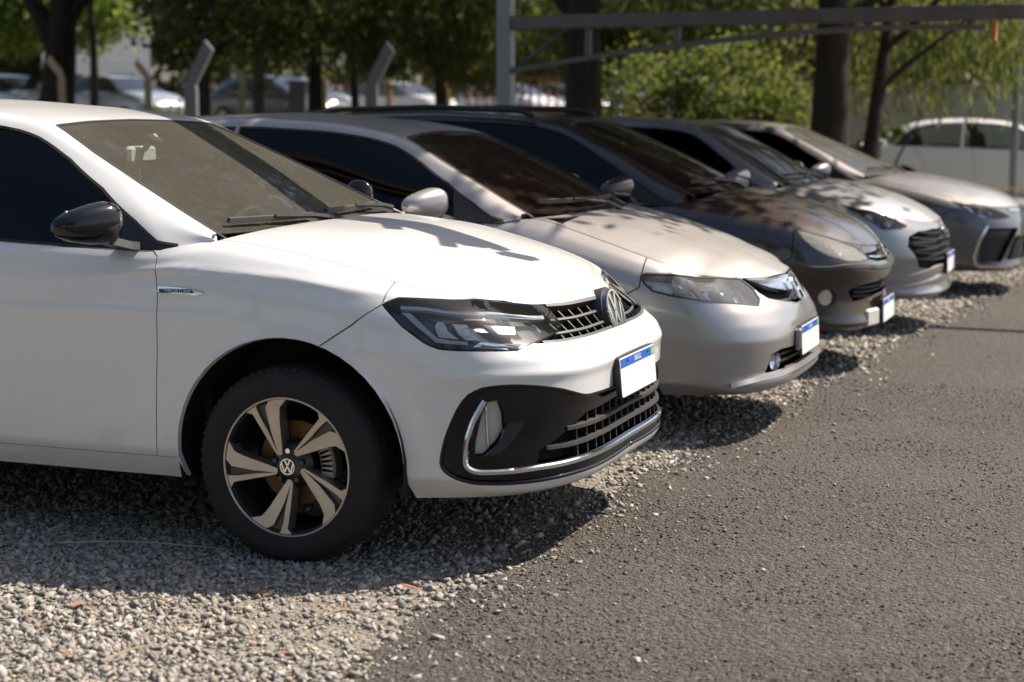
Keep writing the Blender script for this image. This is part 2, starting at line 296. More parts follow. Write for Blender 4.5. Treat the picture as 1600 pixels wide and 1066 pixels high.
FEATS = {'white': {'S.headlight': [(1.1649,0.6397),(1.143,0.6625),(1.1168,0.6839),(0.9739,0.7272),(0.7244,0.7403),(0.3533,0.7317),(0.3635,0.6913),(0.3838,0.6518),(0.6371,0.5784),(0.7189,0.5436),(0.9783,0.5407),(1.0043,0.5457),(1.0266,0.5523),(1.0953,0.5863)],
 'S.grille': [(0.354,0.7315),(0.3835,0.652),(0.632,0.5764),(0.4765,0.5841),(0.3093,0.5923),(0.189,0.5955),(0.0262,0.5989),(0,0.5967),(0,0.7442),(0.0036,0.7466),(0.1874,0.7416)],
 'S.insert': [(0.9757,0.1741),(0.9634,0.2464),(0.94,0.3163),(0.917,0.3689),(0.8894,0.4001),(0.848,0.4149),(0.7822,0.411),(0.6863,0.3958),(0.5758,0.3825),(0.5054,0.3647),(0.427,0.3442),(0.3383,0.3453),(0.1624,0.3389),(0,0.3372),(0,0.2151),(0,0.1686),(0,0.093),(0.2011,0.0874),(0.4505,0.0901),(0.596,0.0856),(0.7067,0.083),(0.8034,0.078),(0.8701,0.0787),(0.9225,0.0981),(0.9599,0.1243),(0.9759,0.1518)],
 'S.fog': [(0.8317,0.3659),(0.7914,0.3651),(0.774,0.3141),(0.7711,0.2671),(0.7903,0.2362),(0.8381,0.1886),(0.8663,0.1873),(0.8641,0.2376),(0.8479,0.3116)],
 'S.blade': [(0.7614,0.289),(0.7054,0.2824),(0.7357,0.2403),(0.7904,0.1908),(0.8381,0.186),(0.7903,0.2314)],
 'S.lowgrille': [(0.4675,0.2631),(0.4023,0.2857),(0.1564,0.295),(0,0.3023),(0,0.3488),(0,0.2442),(0,0.2093),(0.1124,0.15),(0.3968,0.149),(0.5624,0.1473),(0.6531,0.1477),(0.6399,0.1877)],
 'S.fender_badge': [(1.9274,0.5966),(1.8052,0.5754),(1.759,0.5654),(1.7928,0.559),(1.9262,0.5782)],
 'S.drl_side': [(1.1041,0.6393),(1.0758,0.6467),(0.9822,0.5733),(0.8843,0.5748),(0.8827,0.5633),(0.9895,0.5582)],
 'S.drl_top': [(1.1081,0.6661),(1.0116,0.6913),(0.7754,0.7128),(0.3941,0.7143),(0.4095,0.6984),(0.7878,0.6964),(1.014,0.6746),(1.1059,0.6521)],
 'S.reflector_a': [(0.9911,0.6206),(0.9825,0.6439),(0.9614,0.6498),(0.9453,0.6128),(0.9072,0.5854),(0.9786,0.5786)],
 'S.reflector_b': [(0.9301,0.6503),(0.8768,0.6587),(0.8545,0.6162),(0.8204,0.5953),(0.884,0.5877),(0.9107,0.6135)],
 'S.reflector_c': [(0.8097,0.6657),(0.6322,0.675),(0.6572,0.6426),(0.7534,0.6342),(0.7836,0.6482)],
 'S.lamp_trim': [(0.8674,0.5576),(0.8364,0.5806),(0.6645,0.5921),(0.6855,0.575),(0.8351,0.569),(0.8415,0.5637),(0.7364,0.5669),(0.7403,0.561)],
 'SL.chrome': [(0.835,0.3712),(0.8526,0.3451),(0.8702,0.3122),(0.892,0.2446),(0.9013,0.1637),(0.8967,0.1472),(0.885,0.135),(0.8569,0.125),(0.7569,0.1262),(0.6539,0.1312),(0.5634,0.1319),(0.3986,0.1357),(0.116,0.1336),(0,0.1512),(0,0.2267)],
 'SL.slat_a': [(0.5225,0.2483),(0.2881,0.2498),(0,0.2523),(0,0.3081)],
 'SL.slat_b': [(0.6161,0.1953),(0.5239,0.1938),(0.3302,0.1996),(0.0152,0.1993),(0,0.2733)],
 'SL.bumper_seam': [(1.1614,0.6368),(1.253,0.5574),(1.3529,0.4859)],
 'SL.door_seam': [(1.9692,0.7426),(1.9511,0.7143),(1.9283,0.5733),(1.9281,0.4235),(1.9445,0.2493),(1.9703,0.0897)],
 'SL.sill': [(2.5738,0.0879),(2.267,0.0891),(1.9703,0.0897),(1.8594,0.0898)],
 'SL.plate': [(0.1871,0.4401),(0,0.4321),(0.1223,0.2944),(0,0.3198)],
 'G.windshield': [(0.9764,0.7132),(0.7204,0.7516),(0.459,0.764),(0.2127,0.7666),(0.0704,0.7608)],
 'G.glass': [(1.1657,0.8295),(1.0927,0.8342),(1.0113,0.8452),(0.9276,0.8598),(0.8385,0.8786),(0.6768,0.9581),(0.5601,1.1073),(0.4995,1.2393),(0.3681,1.2712),(0.3934,1.3031),(0.467,1.3064),(0.5443,1.3069),(0.8946,1.2943),(1.1047,1.2885)],
 'G.sail': [(0.6433,0.9842),(0.5601,1.1073),(0.4995,1.2393),(0.3681,1.2712),(0.3934,1.3031),(0.467,1.3064),(0.5443,1.3069),(0.7237,1.2991)],
 'G.header': [(0.9764,0.7132),(1.0046,0.3987),(1.0198,0.0038)]},'silver': {'S.headlight': [(1.1634,0.622),(1.142,0.6441),(1.0541,0.6767),(0.9408,0.7268),(0.7667,0.7477),(0.4895,0.7509),(0.4387,0.668),(0.4521,0.5922),(0.5076,0.5499),(0.7458,0.5718),(0.9249,0.5795),(1.0305,0.5649),(1.1058,0.5638),(1.1444,0.587)],
 'S.grille': [(0.4873,0.7509),(0.4402,0.6902),(0.4165,0.6337),(0.3732,0.5938),(0.2495,0.5619),(0.0538,0.5227),(0,0.7022),(0,0.7521),(0,0.7557),(0.2323,0.7598)],
 'S.intake': [(0.5148,0.2486),(0.4199,0.2667),(0.1588,0.2572),(0,0.2733),(0,0.186),(0.1151,0.1481),(0.4584,0.1562),(0.5631,0.1517),(0.528,0.2089)],
 'S.lamp_divider': [(0.9516,0.7136),(0.9227,0.7119),(0.8684,0.6104),(0.8419,0.5812),(0.8859,0.5859),(0.9138,0.6312)],
 'SL.lipline': [(0.7583,0.0881),(0.606,0.1219),(0.3451,0.1393),(0,0.1377)],
 'SL.crease': [(1.1587,0.5108),(1.1015,0.5589)]},'black': {'S.headlight': [(0.9242,0.7277),(0.8666,0.7406),(0.7124,0.7516),(0.5539,0.7521),(0.4043,0.6998),(0.3496,0.5927),(0.3597,0.5461),(0.4869,0.5072),(0.6084,0.4945),(0.7171,0.5275),(0.7974,0.5813),(0.8648,0.6383)],
 'S.grille': [(0.3579,0.6281),(0.0465,0.6947),(0,0.6977),(0,0.5398),(0.2244,0.5265),(0.3545,0.5503)],
 'S.intake': [(0.5715,0.3053),(0.4989,0.3387),(0.3429,0.3604),(0.0758,0.3812),(0,0.3781),(0,0.2965),(0.1554,0.2789),(0.3863,0.26),(0.5233,0.2429)],
 'S.fog': [(0.6475,0.2627),(0.6575,0.2383),(0.684,0.2211),(0.7179,0.2149),(0.7503,0.222),(0.7736,0.2412),(0.7826,0.2683),(0.7755,0.2954),(0.7533,0.3138),(0.721,0.3182),(0.6864,0.3088),(0.659,0.2887)],
 'SL.strip': [(0.8584,0.4549),(0.7107,0.4432),(0.4998,0.4672),(0,0.5017)]},'hatch': {'S.headlight': [(1.1766,0.7101),(1.0767,0.6967),(0.9626,0.7156),(0.8512,0.7139),(0.6657,0.6619),(0.7484,0.615),(0.8917,0.5691),(0.9514,0.6001),(1.0679,0.6525)],
 'S.grille': [(0.6815,0.5547),(0.552,0.6285),(0.3203,0.6651),(0,0.657),(0.1909,0.2832),(0.5148,0.2756),(0.609,0.2895),(0.6288,0.349),(0.6648,0.413),(0.703,0.4625)],
 'SL.skid': [(0.8652,0.2018),(0.692,0.2026),(0.5594,0.2325),(0.3559,0.2708)],
 'SL.skid2': [(0.8621,0.1394),(0.689,0.1445),(0.5225,0.1724),(0.3075,0.2032)]},'saloon': {'S.headlight': [(1.1366,0.714),(1.0367,0.7162),(0.8624,0.7483),(0.5955,0.659),(0.5321,0.6045),(0.706,0.5744),(0.9068,0.5856),(1.0179,0.6374)],
 'S.fog': [(0.8312,0.4703),(0.4318,0.4783),(0.5335,0.3738),(0.6872,0.1302),(0.8961,0.1311),(0.8982,0.2911)],
 'S.grille': [(0.6135,0.1491),(0.5093,0.3727),(0,0.3547),(0,0.0581)],
 'SL.bracket': [(0.8364,0.4996),(0.908,0.3675),(0.9484,0.1838),(0.9283,0.0971),(0.8784,0.0764),(0.7512,0.0813),(0.5447,0.0757)],
 'SL.drl': [(1.0328,0.6926),(0.9968,0.6692),(0.9511,0.6041),(0.8924,0.5945),(0.6225,0.5983)]}}

# ---------------------------------------------------------------- mesh helpers
from mathutils import Vector, Matrix, noise as mnoise
from mathutils.geometry import delaunay_2d_cdt
SC = bpy.context.scene
COL = SC.collection

def link(o, parent=None):
    COL.objects.link(o)
    if parent is not None: o.parent = parent
    return o

def mesh_obj(name, V, F, mat, parent=None, smooth=False, normals=None):
    me = bpy.data.meshes.new(name)
    V = np.asarray(V, float)
    me.from_pydata([tuple(map(float, v)) for v in V], [], [tuple(map(int, f)) for f in F])
    me.validate()
    if smooth or normals is not None: me.polygons.foreach_set('use_smooth', [True]*len(me.polygons))
    if normals is not None and len(me.vertices) == len(V):
        me.normals_split_custom_set_from_vertices([tuple(map(float, n)) for n in normals])
    if mat is not None: me.materials.append(mat)
    me.update()
    return link(bpy.data.objects.new(name, me), parent)

def fast_mesh(name, V, T, mat, parent=None, smooth=False):
    """triangles straight from numpy arrays"""
    me = bpy.data.meshes.new(name)
    V = np.ascontiguousarray(V, np.float32); T = np.ascontiguousarray(T, np.int32)
    k = T.shape[1]
    me.vertices.add(len(V)); me.vertices.foreach_set('co', V.ravel())
    me.loops.add(T.size); me.loops.foreach_set('vertex_index', T.ravel())
    me.polygons.add(len(T)); me.polygons.foreach_set('loop_start', np.arange(0, T.size, k, dtype=np.int32))
    try: me.polygons.foreach_set('loop_total', np.full(len(T), k, np.int32))
    except Exception: pass
    if smooth: me.polygons.foreach_set('use_smooth', np.ones(len(T), bool))
    if mat is not None: me.materials.append(mat)
    me.update(calc_edges=True)
    return link(bpy.data.objects.new(name, me), parent)

def empty(name, loc=(0, 0, 0), rz=0):
    o = bpy.data.objects.new(name, None); o.location = loc; o.rotation_euler = (0, 0, rz); o.empty_display_size = .2
    return link(o)

def tag(o, label=None, cat=None, group=None, kind=None):
    if label: o['label'] = label
    if cat: o['category'] = cat
    if group: o['group'] = group
    if kind: o['kind'] = kind
    return o

class MB:
    """collects simple solids into one mesh"""
    def __init__(s): s.v = []; s.f = []
    def add(s, V, F):
        n = len(s.v); s.v += [tuple(map(float, p)) for p in V]; s.f += [tuple(int(i)+n for i in f) for f in F]; return s
    def box(s, c, d, M=None, ch=0.0):
        x, y, z = (k/2 for k in d)
        if ch <= 0:
            V = [(i*x, j*y, k*z) for i in (-1, 1) for j in (-1, 1) for k in (-1, 1)]
            F = [(0, 1, 3, 2), (4, 6, 7, 5), (0, 4, 5, 1), (2, 3, 7, 6), (0, 2, 6, 4), (1, 5, 7, 3)]
        else:   # chamfered along all edges
            V = []; F = []; idx = {}
            for i in (-1, 1):
                for j in (-1, 1):
                    for k in (-1, 1):
                        for a in range(3):
                            p = [i*(x-ch), j*(y-ch), k*(z-ch)]; p[a] = (i, j, k)[a]*(x, y, z)[a]
                            idx[(i, j, k, a)] = len(V); V.append(tuple(p))
            I = idx
            for a in range(3):
                b, c_ = (a+1) % 3, (a+2) % 3
                for sg in (-1, 1):
                    q = []
                    for (p1, p2) in ((-1, -1), (1, -1), (1, 1), (-1, 1)):
                        t = [0, 0, 0]; t[a] = sg; t[b] = p1; t[c_] = p2; q.append(I[tuple(t)+(a,)])
                    F.append(tuple(q if sg > 0 else q[::-1]))
                for s1 in (-1, 1):
                    for s2 in (-1, 1):
                        t0 = [0, 0, 0]; t1 = [0, 0, 0]; t0[a] = -1; t1[a] = 1
                        for t in (t0, t1): t[b] = s1; t[c_] = s2
                        q = [I[tuple(t0)+(b,)], I[tuple(t1)+(b,)], I[tuple(t1)+(c_,)], I[tuple(t0)+(c_,)]]
                        F.append(tuple(q if s1*s2 > 0 else q[::-1]))
            for i in (-1, 1):
                for j in (-1, 1):
                    for k in (-1, 1):
                        q = [I[(i, j, k, 0)], I[(i, j, k, 1)], I[(i, j, k, 2)]]
                        F.append(tuple(q if i*j*k > 0 else q[::-1]))
        V = [Vector(p) for p in V]
        if M is not None: V = [M @ p for p in V]
        V = [p+Vector(c) for p in V]
        return s.add(V, F)
    def tube(s, pts, rad, seg=8, cap=True):
        pts = [Vector(p) for p in pts]; n = len(pts)
        rad = [rad]*n if not hasattr(rad, '__len__') else rad
        V = []; F = []; ref = None
        for i, p in enumerate(pts):
            t = (pts[min(i+1, n-1)]-pts[max(i-1, 0)]).normalized()
            if ref is None:
                ref = t.orthogonal().normalized()
            ref = (ref-t*ref.dot(t)).normalized(); b = t.cross(ref)
            for k in range(seg):
                a = 2*math.pi*k/seg; V.append(p+(ref*math.cos(a)+b*math.sin(a))*rad[i])
        for i in range(n-1):
            for k in range(seg):
                F.append((i*seg+k, i*seg+(k+1) % seg, (i+1)*seg+(k+1) % seg, (i+1)*seg+k))
        if cap: F.append(tuple(range(seg))[::-1]); F.append(tuple((n-1)*seg+k for k in range(seg)))
        return s.add(V, F)
    def sweep(s, pts, ups, sec, closed=True):
        """section sec [(a,b)] with a along the side direction and b along up"""
        pts = np.asarray(pts, float); ups = np.asarray(ups, float); n = len(pts); m = len(sec)
        t = np.gradient(pts, axis=0); t /= np.linalg.norm(t, axis=1, keepdims=True)+1e-12
        sd = np.cross(t, ups); sd /= np.linalg.norm(sd, axis=1, keepdims=True)+1e-12
        V = [pts[i]+sd[i]*a+ups[i]*b for i in range(n) for a, b in sec]; F = []
        for i in range(n-1):
            for k in range(m if closed else m-1):
                F.append((i*m+k, i*m+(k+1) % m, (i+1)*m+(k+1) % m, (i+1)*m+k))
        if closed: F.append(tuple(range(m))[::-1]); F.append(tuple((n-1)*m+k for k in range(m)))
        return s.add(V, F)
    def lathe(s, prof_, seg=48, axis='y', c=(0, 0, 0)):
        """profile [(r, h)] spun round the y axis"""
        m = len(prof_); V = []; F = []
        for i in range(seg):
            a = 2*math.pi*i/seg
            for r, h in prof_: V.append((c[0]+r*math.cos(a), c[1]+h, c[2]+r*math.sin(a)))
        for i in range(seg):
            j = (i+1) % seg
            for k in range(m-1): F.append((i*m+k, i*m+k+1, j*m+k+1, j*m+k))
        return s.add(V, F)
    def prism(s, poly, h0, h1, M):
        """polygon [(a,b)] in the local xy plane, from local z=h0 to h1"""
        n = len(poly)
        V = [M @ Vector((a, b, h0)) for a, b in poly]+[M @ Vector((a, b, h1)) for a, b in poly]
        F = [tuple(range(n))[::-1], tuple(range(n, 2*n))]+[(i, (i+1) % n, n+(i+1) % n, n+i) for i in range(n)]
        return s.add(V, F)
    def build(s, name, mat, parent=None, smooth=False, auto=None):
        o = mesh_obj(name, s.v, s.f, mat, parent, smooth)
        if auto:
            me = o.data
            bm = bmesh.new(); bm.from_mesh(me); bmesh.ops.recalc_face_normals(bm, faces=bm.faces[:])
            for f in bm.faces: f.smooth = True
            for e in bm.edges:
                if len(e.link_faces) == 2 and e.calc_face_angle(0) > auto: e.smooth = False
            bm.to_mesh(me); bm.free()
        else:
            bm = bmesh.new(); bm.from_mesh(o.data); bmesh.ops.recalc_face_normals(bm, faces=bm.faces[:]); bm.to_mesh(o.data); bm.free()
        return o

def inpoly(px, py, poly):
    r = np.zeros(len(px), bool); n = len(poly); j = n-1
    for i in range(n):
        xi, yi = poly[i]; xj, yj = poly[j]
        if yi != yj:
            c = ((yi > py) != (yj > py)) & (px < (xj-xi)*(py-yi)/(yj-yi)+xi)
            r ^= c
        j = i
    return r

def segdist(px, py, a, b):
    ax, ay = a; bx, by = b; dx, dy = bx-ax, by-ay; L = dx*dx+dy*dy+1e-12
    t = np.clip(((px-ax)*dx+(py-ay)*dy)/L, 0, 1)
    return np.hypot(px-ax-t*dx, py-ay-t*dy)

def densify(poly, step, closed=True):
    out = []; n = len(poly)
    for i in range(n if closed else n-1):
        a = poly[i]; b = poly[(i+1) % n]
        k = max(1, int(math.hypot(b[0]-a[0], b[1]-a[1])/step))
        out += [(a[0]+(b[0]-a[0])*q/k, a[1]+(b[1]-a[1])*q/k) for q in range(k)]
    if not closed: out.append(poly[-1])
    return out

def rounded(poly, r=.3, it=2):
    """corner cutting on a closed outline"""
    for _ in range(it):
        q = []
        for i in range(len(poly)):
            a = poly[i]; b = poly[(i+1) % len(poly)]
            q += [(a[0]+(b[0]-a[0])*r, a[1]+(b[1]-a[1])*r), (a[0]+(b[0]-a[0])*(1-r), a[1]+(b[1]-a[1])*(1-r))]
        poly = q; r = .25
    return poly

class Sheet:
    """cuts a surface into panels along closed outlines given on the unrolled sheet"""
    def __init__(s, surf, lim, feats, du, dv):
        s.S = surf
        u0, u1, v0, v1 = lim
        clip = lambda p: (min(max(p[0], u0), u1), min(max(p[1], v0), v1))
        pts = []; edges = []
        def addloop(poly):
            k = len(pts); q = [clip(p) for p in poly]
            for p in q: pts.append(p)
            for i in range(len(q)): edges.append((k+i, k+(i+1) % len(q)))
        rect = densify([(u0, v0), (u1, v0), (u1, v1), (u0, v1)], min(du, dv)); addloop(rect)
        polys = []
        for name, poly in feats:
            poly = densify([tuple(p) for p in poly], min(du, dv)*.8)
            polys.append((name, poly)); addloop(poly)
        gu, gv = np.meshgrid(np.arange(u0+du/2, u1, du), np.arange(v0+dv/2, v1, dv))
        gu = gu.ravel()+.0007*np.sin(gv.ravel()*900); gv = gv.ravel()+.0007*np.sin(gu*700)
        ok = np.ones(len(gu), bool)
        for name, poly in polys:
            P = np.array(poly); lo = P.min(0)-du; hi = P.max(0)+du
            k = np.where((gu > lo[0]) & (gu < hi[0]) & (gv > lo[1]) & (gv < hi[1]))[0]
            if not len(k): continue
            best = np.full(len(k), 9.)
            for i in range(len(poly)):
                best = np.minimum(best, segdist(gu[k], gv[k], poly[i], poly[(i+1) % len(poly)]))
            ok[k[best < .35*min(du, dv)]] = False
        pts += list(zip(gu[ok].tolist(), gv[ok].tolist()))
        r = delaunay_2d_cdt([Vector(p) for p in pts], edges, [], 0, 1e-6)
        s.uv = np.array([(v[0], v[1]) for v in r[0]]); tri = np.array([f for f in r[2] if len(f) == 3], int)
        A = s.uv[tri]; ar = (A[:, 1, 0]-A[:, 0, 0])*(A[:, 2, 1]-A[:, 0, 1])-(A[:, 2, 0]-A[:, 0, 0])*(A[:, 1, 1]-A[:, 0, 1])
        tri = tri[np.abs(ar) > 1e-10]; c = s.uv[tri].mean(1)
        ar = ar[np.abs(ar) > 1e-10]; tri[ar < 0] = tri[ar < 0][:, ::-1]
        s.reg = np.full(len(tri), -1)
        names = []
        for name, poly in polys:
            if name not in names: names.append(name)
            k = (s.reg < 0) & inpoly(c[:, 0], c[:, 1], poly); s.reg[k] = names.index(name)
        s.names = names; s.tri = tri; s.lim = lim
    def part(s, name, parent, mat, sides=(1,), as_name=None, off=0.0, rim=.02, gap=.002, center=True, keep=None, vmat=None):
        """one mesh object of the named region (names may be a tuple); sides 1 = left, -1 = right; both = one mesh across the middle"""
        nm = (name,) if isinstance(name, str) else name
        ids = [s.names.index(n) for n in nm if n in s.names]+([-1] if 'rest' in nm else [])
        T = s.tri[np.isin(s.reg, ids)]
        if not len(T): return None
        used, inv = np.unique(T, return_inverse=True); T = inv.reshape(-1, 3); uv = s.uv[used].copy()
        E = {}
        for a, b, c in T:
            for e in ((a, b), (b, c), (c, a)): E[tuple(sorted(e))] = E.get(tuple(sorted(e)), [])+[e]
        bnd = [v[0] for v in E.values() if len(v) == 1]
        u0 = s.lim[0]
        cen = np.abs(uv[:, 0]-u0) < 1e-5 if s.mid == 'u' else np.abs(uv[:, 1]-s.lim[2]) < 1e-5
        if not center: cen[:] = False
        bnd = [e for e in bnd if not (cen[e[0]] and cen[e[1]])]
        nn = np.zeros_like(uv)
        for a, b in bnd:
            d = uv[b]-uv[a]; d /= np.linalg.norm(d)+1e-12; n = np.array([-d[1], d[0]]); nn[a] += n; nn[b] += n
        L = np.linalg.norm(nn, axis=1); k = L > 1e-6
        nn[k] /= L[k][:, None]
        if gap:
            q = nn*gap
            if s.mid == 'u': q[cen, 0] = 0
            else: q[cen, 1] = 0
            uv = uv+q
        P0 = s.S.at(uv[:, 0], uv[:, 1]); N0 = s.S.nrm(uv[:, 0], uv[:, 1])
        P = P0+N0*off
        # rims
        bv = sorted({i for e in bnd for i in e}); m = {i: j for j, i in enumerate(bv)}
        V = []; F = []; NN = []
        c0 = np.cross(P[T[:, 1]]-P[T[:, 0]], P[T[:, 2]]-P[T[:, 0]]); flip = (c0*N0[T[:, 0]]).sum() < 0
        for sd in sides:
            M = np.array([1, sd, 1.]); k = len(V)
            n = len(P)
            V += list(P*M); NN += list(N0*M)
            fl = flip ^ (sd < 0)
            F += [(k+a, k+c, k+b) if fl else (k+a, k+b, k+c) for a, b, c in T]
            if rim and bv:
                dirn = np.array([0, 0, 0.])
                A = P[bv]*M; B = (P-N0*rim)[bv]*M
                # rim normals: sideways, away from the panel
                w = s.S.at(uv[bv, 0]-nn[bv, 0]*.004, uv[bv, 1]-nn[bv, 1]*.004)-P0[bv]
                w = w/(np.linalg.norm(w, axis=1, keepdims=True)+1e-9)*M
                V += list(A)+list(B); NN += list(w)+list(w)
                o1 = k+n; o2 = o1+len(bv)
                for a, b in bnd:
                    q = (o1+m[a], o2+m[a], o2+m[b], o1+m[b]); F.append(q[::-1] if fl else q)
        return mesh_obj(as_name or nm[0], V, F, mat, parent, True, NN)
    mid = 'u'

def side_inv(S, pts):
    """(x,z) on the flank -> sheet coordinates"""
    out = []
    nu, nv = S.P.shape[:2]; y = S.P[..., 1]
    for x, z in pts:
        d = np.hypot(S.P[..., 0]-x, S.P[..., 2]-z)+np.where(y < .5, 9, 0)
        i, j = np.unravel_index(np.argmin(d), d.shape); i0 = min(max(i, 1), nu-2); j0 = min(max(j, 1), nv-2)
        J = np.stack([((S.P[i0+1, j0]-S.P[i0-1, j0])/2)[[0, 2]], ((S.P[i0, j0+1]-S.P[i0, j0-1])/2)[[0, 2]]], 1)
        dd = np.linalg.solve(J, np.array([x, z])-S.P[i, j][[0, 2]]); dd = np.clip(dd, -12, 12)
        out.append(((i+dd[0])/(nu-1)*S.U, (j+dd[1])/(nv-1)*S.V))
    return out

def front_inv(S, pts):
    """(y,z) on the nose -> sheet coordinates"""
    out = []
    nu, nv = S.P.shape[:2]; sub = S.P[:nu//3]
    for y, z in pts:
        d = np.hypot(sub[..., 1]-y, sub[..., 2]-z)
        i, j = np.unravel_index(np.argmin(d), d.shape); out.append((i/(nu-1)*S.U, j/(nv-1)*S.V))
    return out

def line3(S, uv, n=40, both=False, off=0.0, start_zero=False):
    """points and normals of a sheet polyline, mirrored to one line across the nose when both"""
    p = np.array(curve(uv, n, .01))
    P = S.at(p[:, 0], p[:, 1]); N = S.nrm(p[:, 0], p[:, 1]); P = P+N*off
    if both:
        M = np.array([1, -1, 1]); 
        if p[0, 0] < p[-1, 0]: P = P[::-1]; N = N[::-1]
        P = np.concatenate([P, (P*M)[::-1][1:]]); N = np.concatenate([N, (N*M)[::-1][1:]])
    return P, N

# ---------------------------------------------------------------- materials
class NT:
    def __init__(s, name):
        s.m = bpy.data.materials.new(name); s.m.use_nodes = True; s.t = s.m.node_tree
        s.b = s.t.nodes.get('Principled BSDF'); s.out = s.t.nodes.get('Material Output')
    def n(s, typ, **kw):
        o = s.t.nodes.new(typ)
        for k, v in kw.items():
            if k in o.inputs: o.inputs[k].default_value = v
            else: setattr(o, k, v)
        return o
    def l(s, a, b): s.t.links.new(a, b)
    def coord(s, kind='Object', scale=(1, 1, 1)):
        c = s.n('ShaderNodeTexCoord'); m = s.n('ShaderNodeMapping'); m.inputs['Scale'].default_value = scale
        s.l(c.outputs[kind], m.inputs['Vector']); return m.outputs['Vector']
    def noise(s, vec, scale, detail=4, rough=.55, dist=0):
        o = s.n('ShaderNodeTexNoise'); o.inputs['Scale'].default_value = scale; o.inputs['Detail'].default_value = detail
        o.inputs['Roughness'].default_value = rough; o.inputs['Distortion'].default_value = dist
        if vec is not None: s.l(vec, o.inputs['Vector'])
        return o.outputs['Fac']
    def ramp(s, fac, stops):
        o = s.n('ShaderNodeValToRGB'); e = o.color_ramp.elements
        while len(e) < len(stops): e.new(.5)
        for k, (p, c) in enumerate(stops):
            e[k].position = p; e[k].color = (c, c, c, 1) if not hasattr(c, '__len__') else tuple(c)+(1,)
        s.l(fac, o.inputs['Fac']); return o.outputs['Color']
    def mix(s, fac, a, b, blend='MIX'):
        o = s.n('ShaderNodeMix'); o.data_type = 'RGBA'; o.blend_type = blend
        for sock, v in ((o.inputs[0], fac), (o.inputs[6], a), (o.inputs[7], b)):
            if hasattr(v, 'links') or isinstance(v, bpy.types.NodeSocket): s.l(v, sock)
            elif hasattr(v, '__len__'): sock.default_value = tuple(v)+(1,)
            else: sock.default_value = v
        return o.outputs[2]
    def math(s, op, a, b=None, clamp=False):
        o = s.n('ShaderNodeMath'); o.operation = op; o.use_clamp = clamp
        for i, v in enumerate((a, b)):
            if v is None: continue
            if isinstance(v, bpy.types.NodeSocket): s.l(v, o.inputs[i])
            else: o.inputs[i].default_value = v
        return o.outputs[0]
    def bump(s, h, strength=.3, dist=.01):
        o = s.n('ShaderNodeBump'); o.inputs['Strength'].default_value = strength; o.inputs['Distance'].default_value = dist
        s.l(h, o.inputs['Height']); s.l(o.outputs['Normal'], s.b.inputs['Normal']); return o
    def set(s, **kw):
        for k, v in kw.items():
            k = k.replace('_', ' ')
            sock = s.b.inputs[k]
            if isinstance(v, bpy.types.NodeSocket): s.l(v, sock)
            elif hasattr(v, '__len__'): sock.default_value = tuple(v)+(1,)
            else: sock.default_value = v
        return s

def paint(name, col, metallic=0.0, dust=.3, dcol=(.42, .36, .30), rough=.3, coat=1.0):
    t = NT(name); v = t.coord()
    geo = t.n('ShaderNodeNewGeometry'); sep = t.n('ShaderNodeSeparateXYZ'); t.l(geo.outputs['Normal'], sep.inputs[0])
    up = t.ramp(sep.outputs[2], [(.0, .12), (.35, .22), (.75, 1.0)])
    n1 = t.noise(v, 2.3, 5, .6); n2 = t.noise(v, 60, 3, .6); n3 = t.noise(v, 420, 2, .5)
    sepo = t.n('ShaderNodeSeparateXYZ'); t.l(v, sepo.inputs[0])
    low = t.ramp(sepo.outputs[2], [(.22, .75), (.48, .0)])
    f = t.math('MULTIPLY', t.ramp(n1, [(.25, .45), (.75, 1.0)]), t.ramp(n2, [(.2, .65), (.8, 1.0)]))
    f = t.math('MULTIPLY', f, t.ramp(n3, [(.3, .7), (.65, 1.0)]))
    f = t.math('MULTIPLY', f, t.math('MAXIMUM', up, low)); f = t.math('MULTIPLY', f, dust, True)
    t.set(Base_Color=t.mix(f, col, dcol), Roughness=t.math('ADD', t.math('MULTIPLY', f, .55), rough), Coat_Weight=t.math('SUBTRACT', coat, t.math('MULTIPLY', f, coat*1.1), True), Coat_Roughness=t.math('ADD', t.math('MULTIPLY', f, .35), .035))
    if metallic: t.set(Metallic=t.math('MULTIPLY', t.math('SUBTRACT', 1.0, f), metallic))
    return t.m

def glass(name, tint, dust=.0, dcol=(.34, .31, .26), rough=.0, ior=1.5, drops=False):
    t = NT(name); t.t.nodes.remove(t.b)
    v = t.coord()
    tr = t.n('ShaderNodeBsdfTransparent'); tr.inputs[0].default_value = tuple(tint)+(1,)
    gl = t.n('ShaderNodeBsdfGlossy'); gl.inputs['Roughness'].default_value = rough
    fr = t.n('ShaderNodeFresnel'); fr.inputs[0].default_value = ior
    mx = t.n('ShaderNodeMixShader'); t.l(fr.outputs[0], mx.inputs[0]); t.l(tr.outputs[0], mx.inputs[1]); t.l(gl.outputs[0], mx.inputs[2])
    last = mx.outputs[0]
    if dust:
        df = t.n('ShaderNodeBsdfDiffuse'); df.inputs[0].default_value = tuple(dcol)+(1,)
        a = t.noise(v, 3.0, 4, .6); b = t.noise(t.coord(scale=(1, 1, 1)), 230, 3, .7)
        f = t.math('MULTIPLY', t.ramp(a, [(.2, .6), (.8, 1.0)]), t.ramp(b, [(.32, .45), (.7, 1.0)]))
        if drops:
            vo = t.n('ShaderNodeTexVoronoi'); vo.inputs['Scale'].default_value = 140; t.l(t.coord(scale=(1, 1, .6)), vo.inputs['Vector'])
            f = t.math('MULTIPLY', f, t.ramp(vo.outputs['Distance'], [(.12, .55), (.42, 1.0)]))
        f = t.math('MULTIPLY', f, dust, True)
        m2 = t.n('ShaderNodeMixShader'); t.l(f, m2.inputs[0]); t.l(last, m2.inputs[1]); t.l(df.outputs[0], m2.inputs[2]); last = m2.outputs[0]
    t.l(last, t.out.inputs['Surface'])
    return t.m

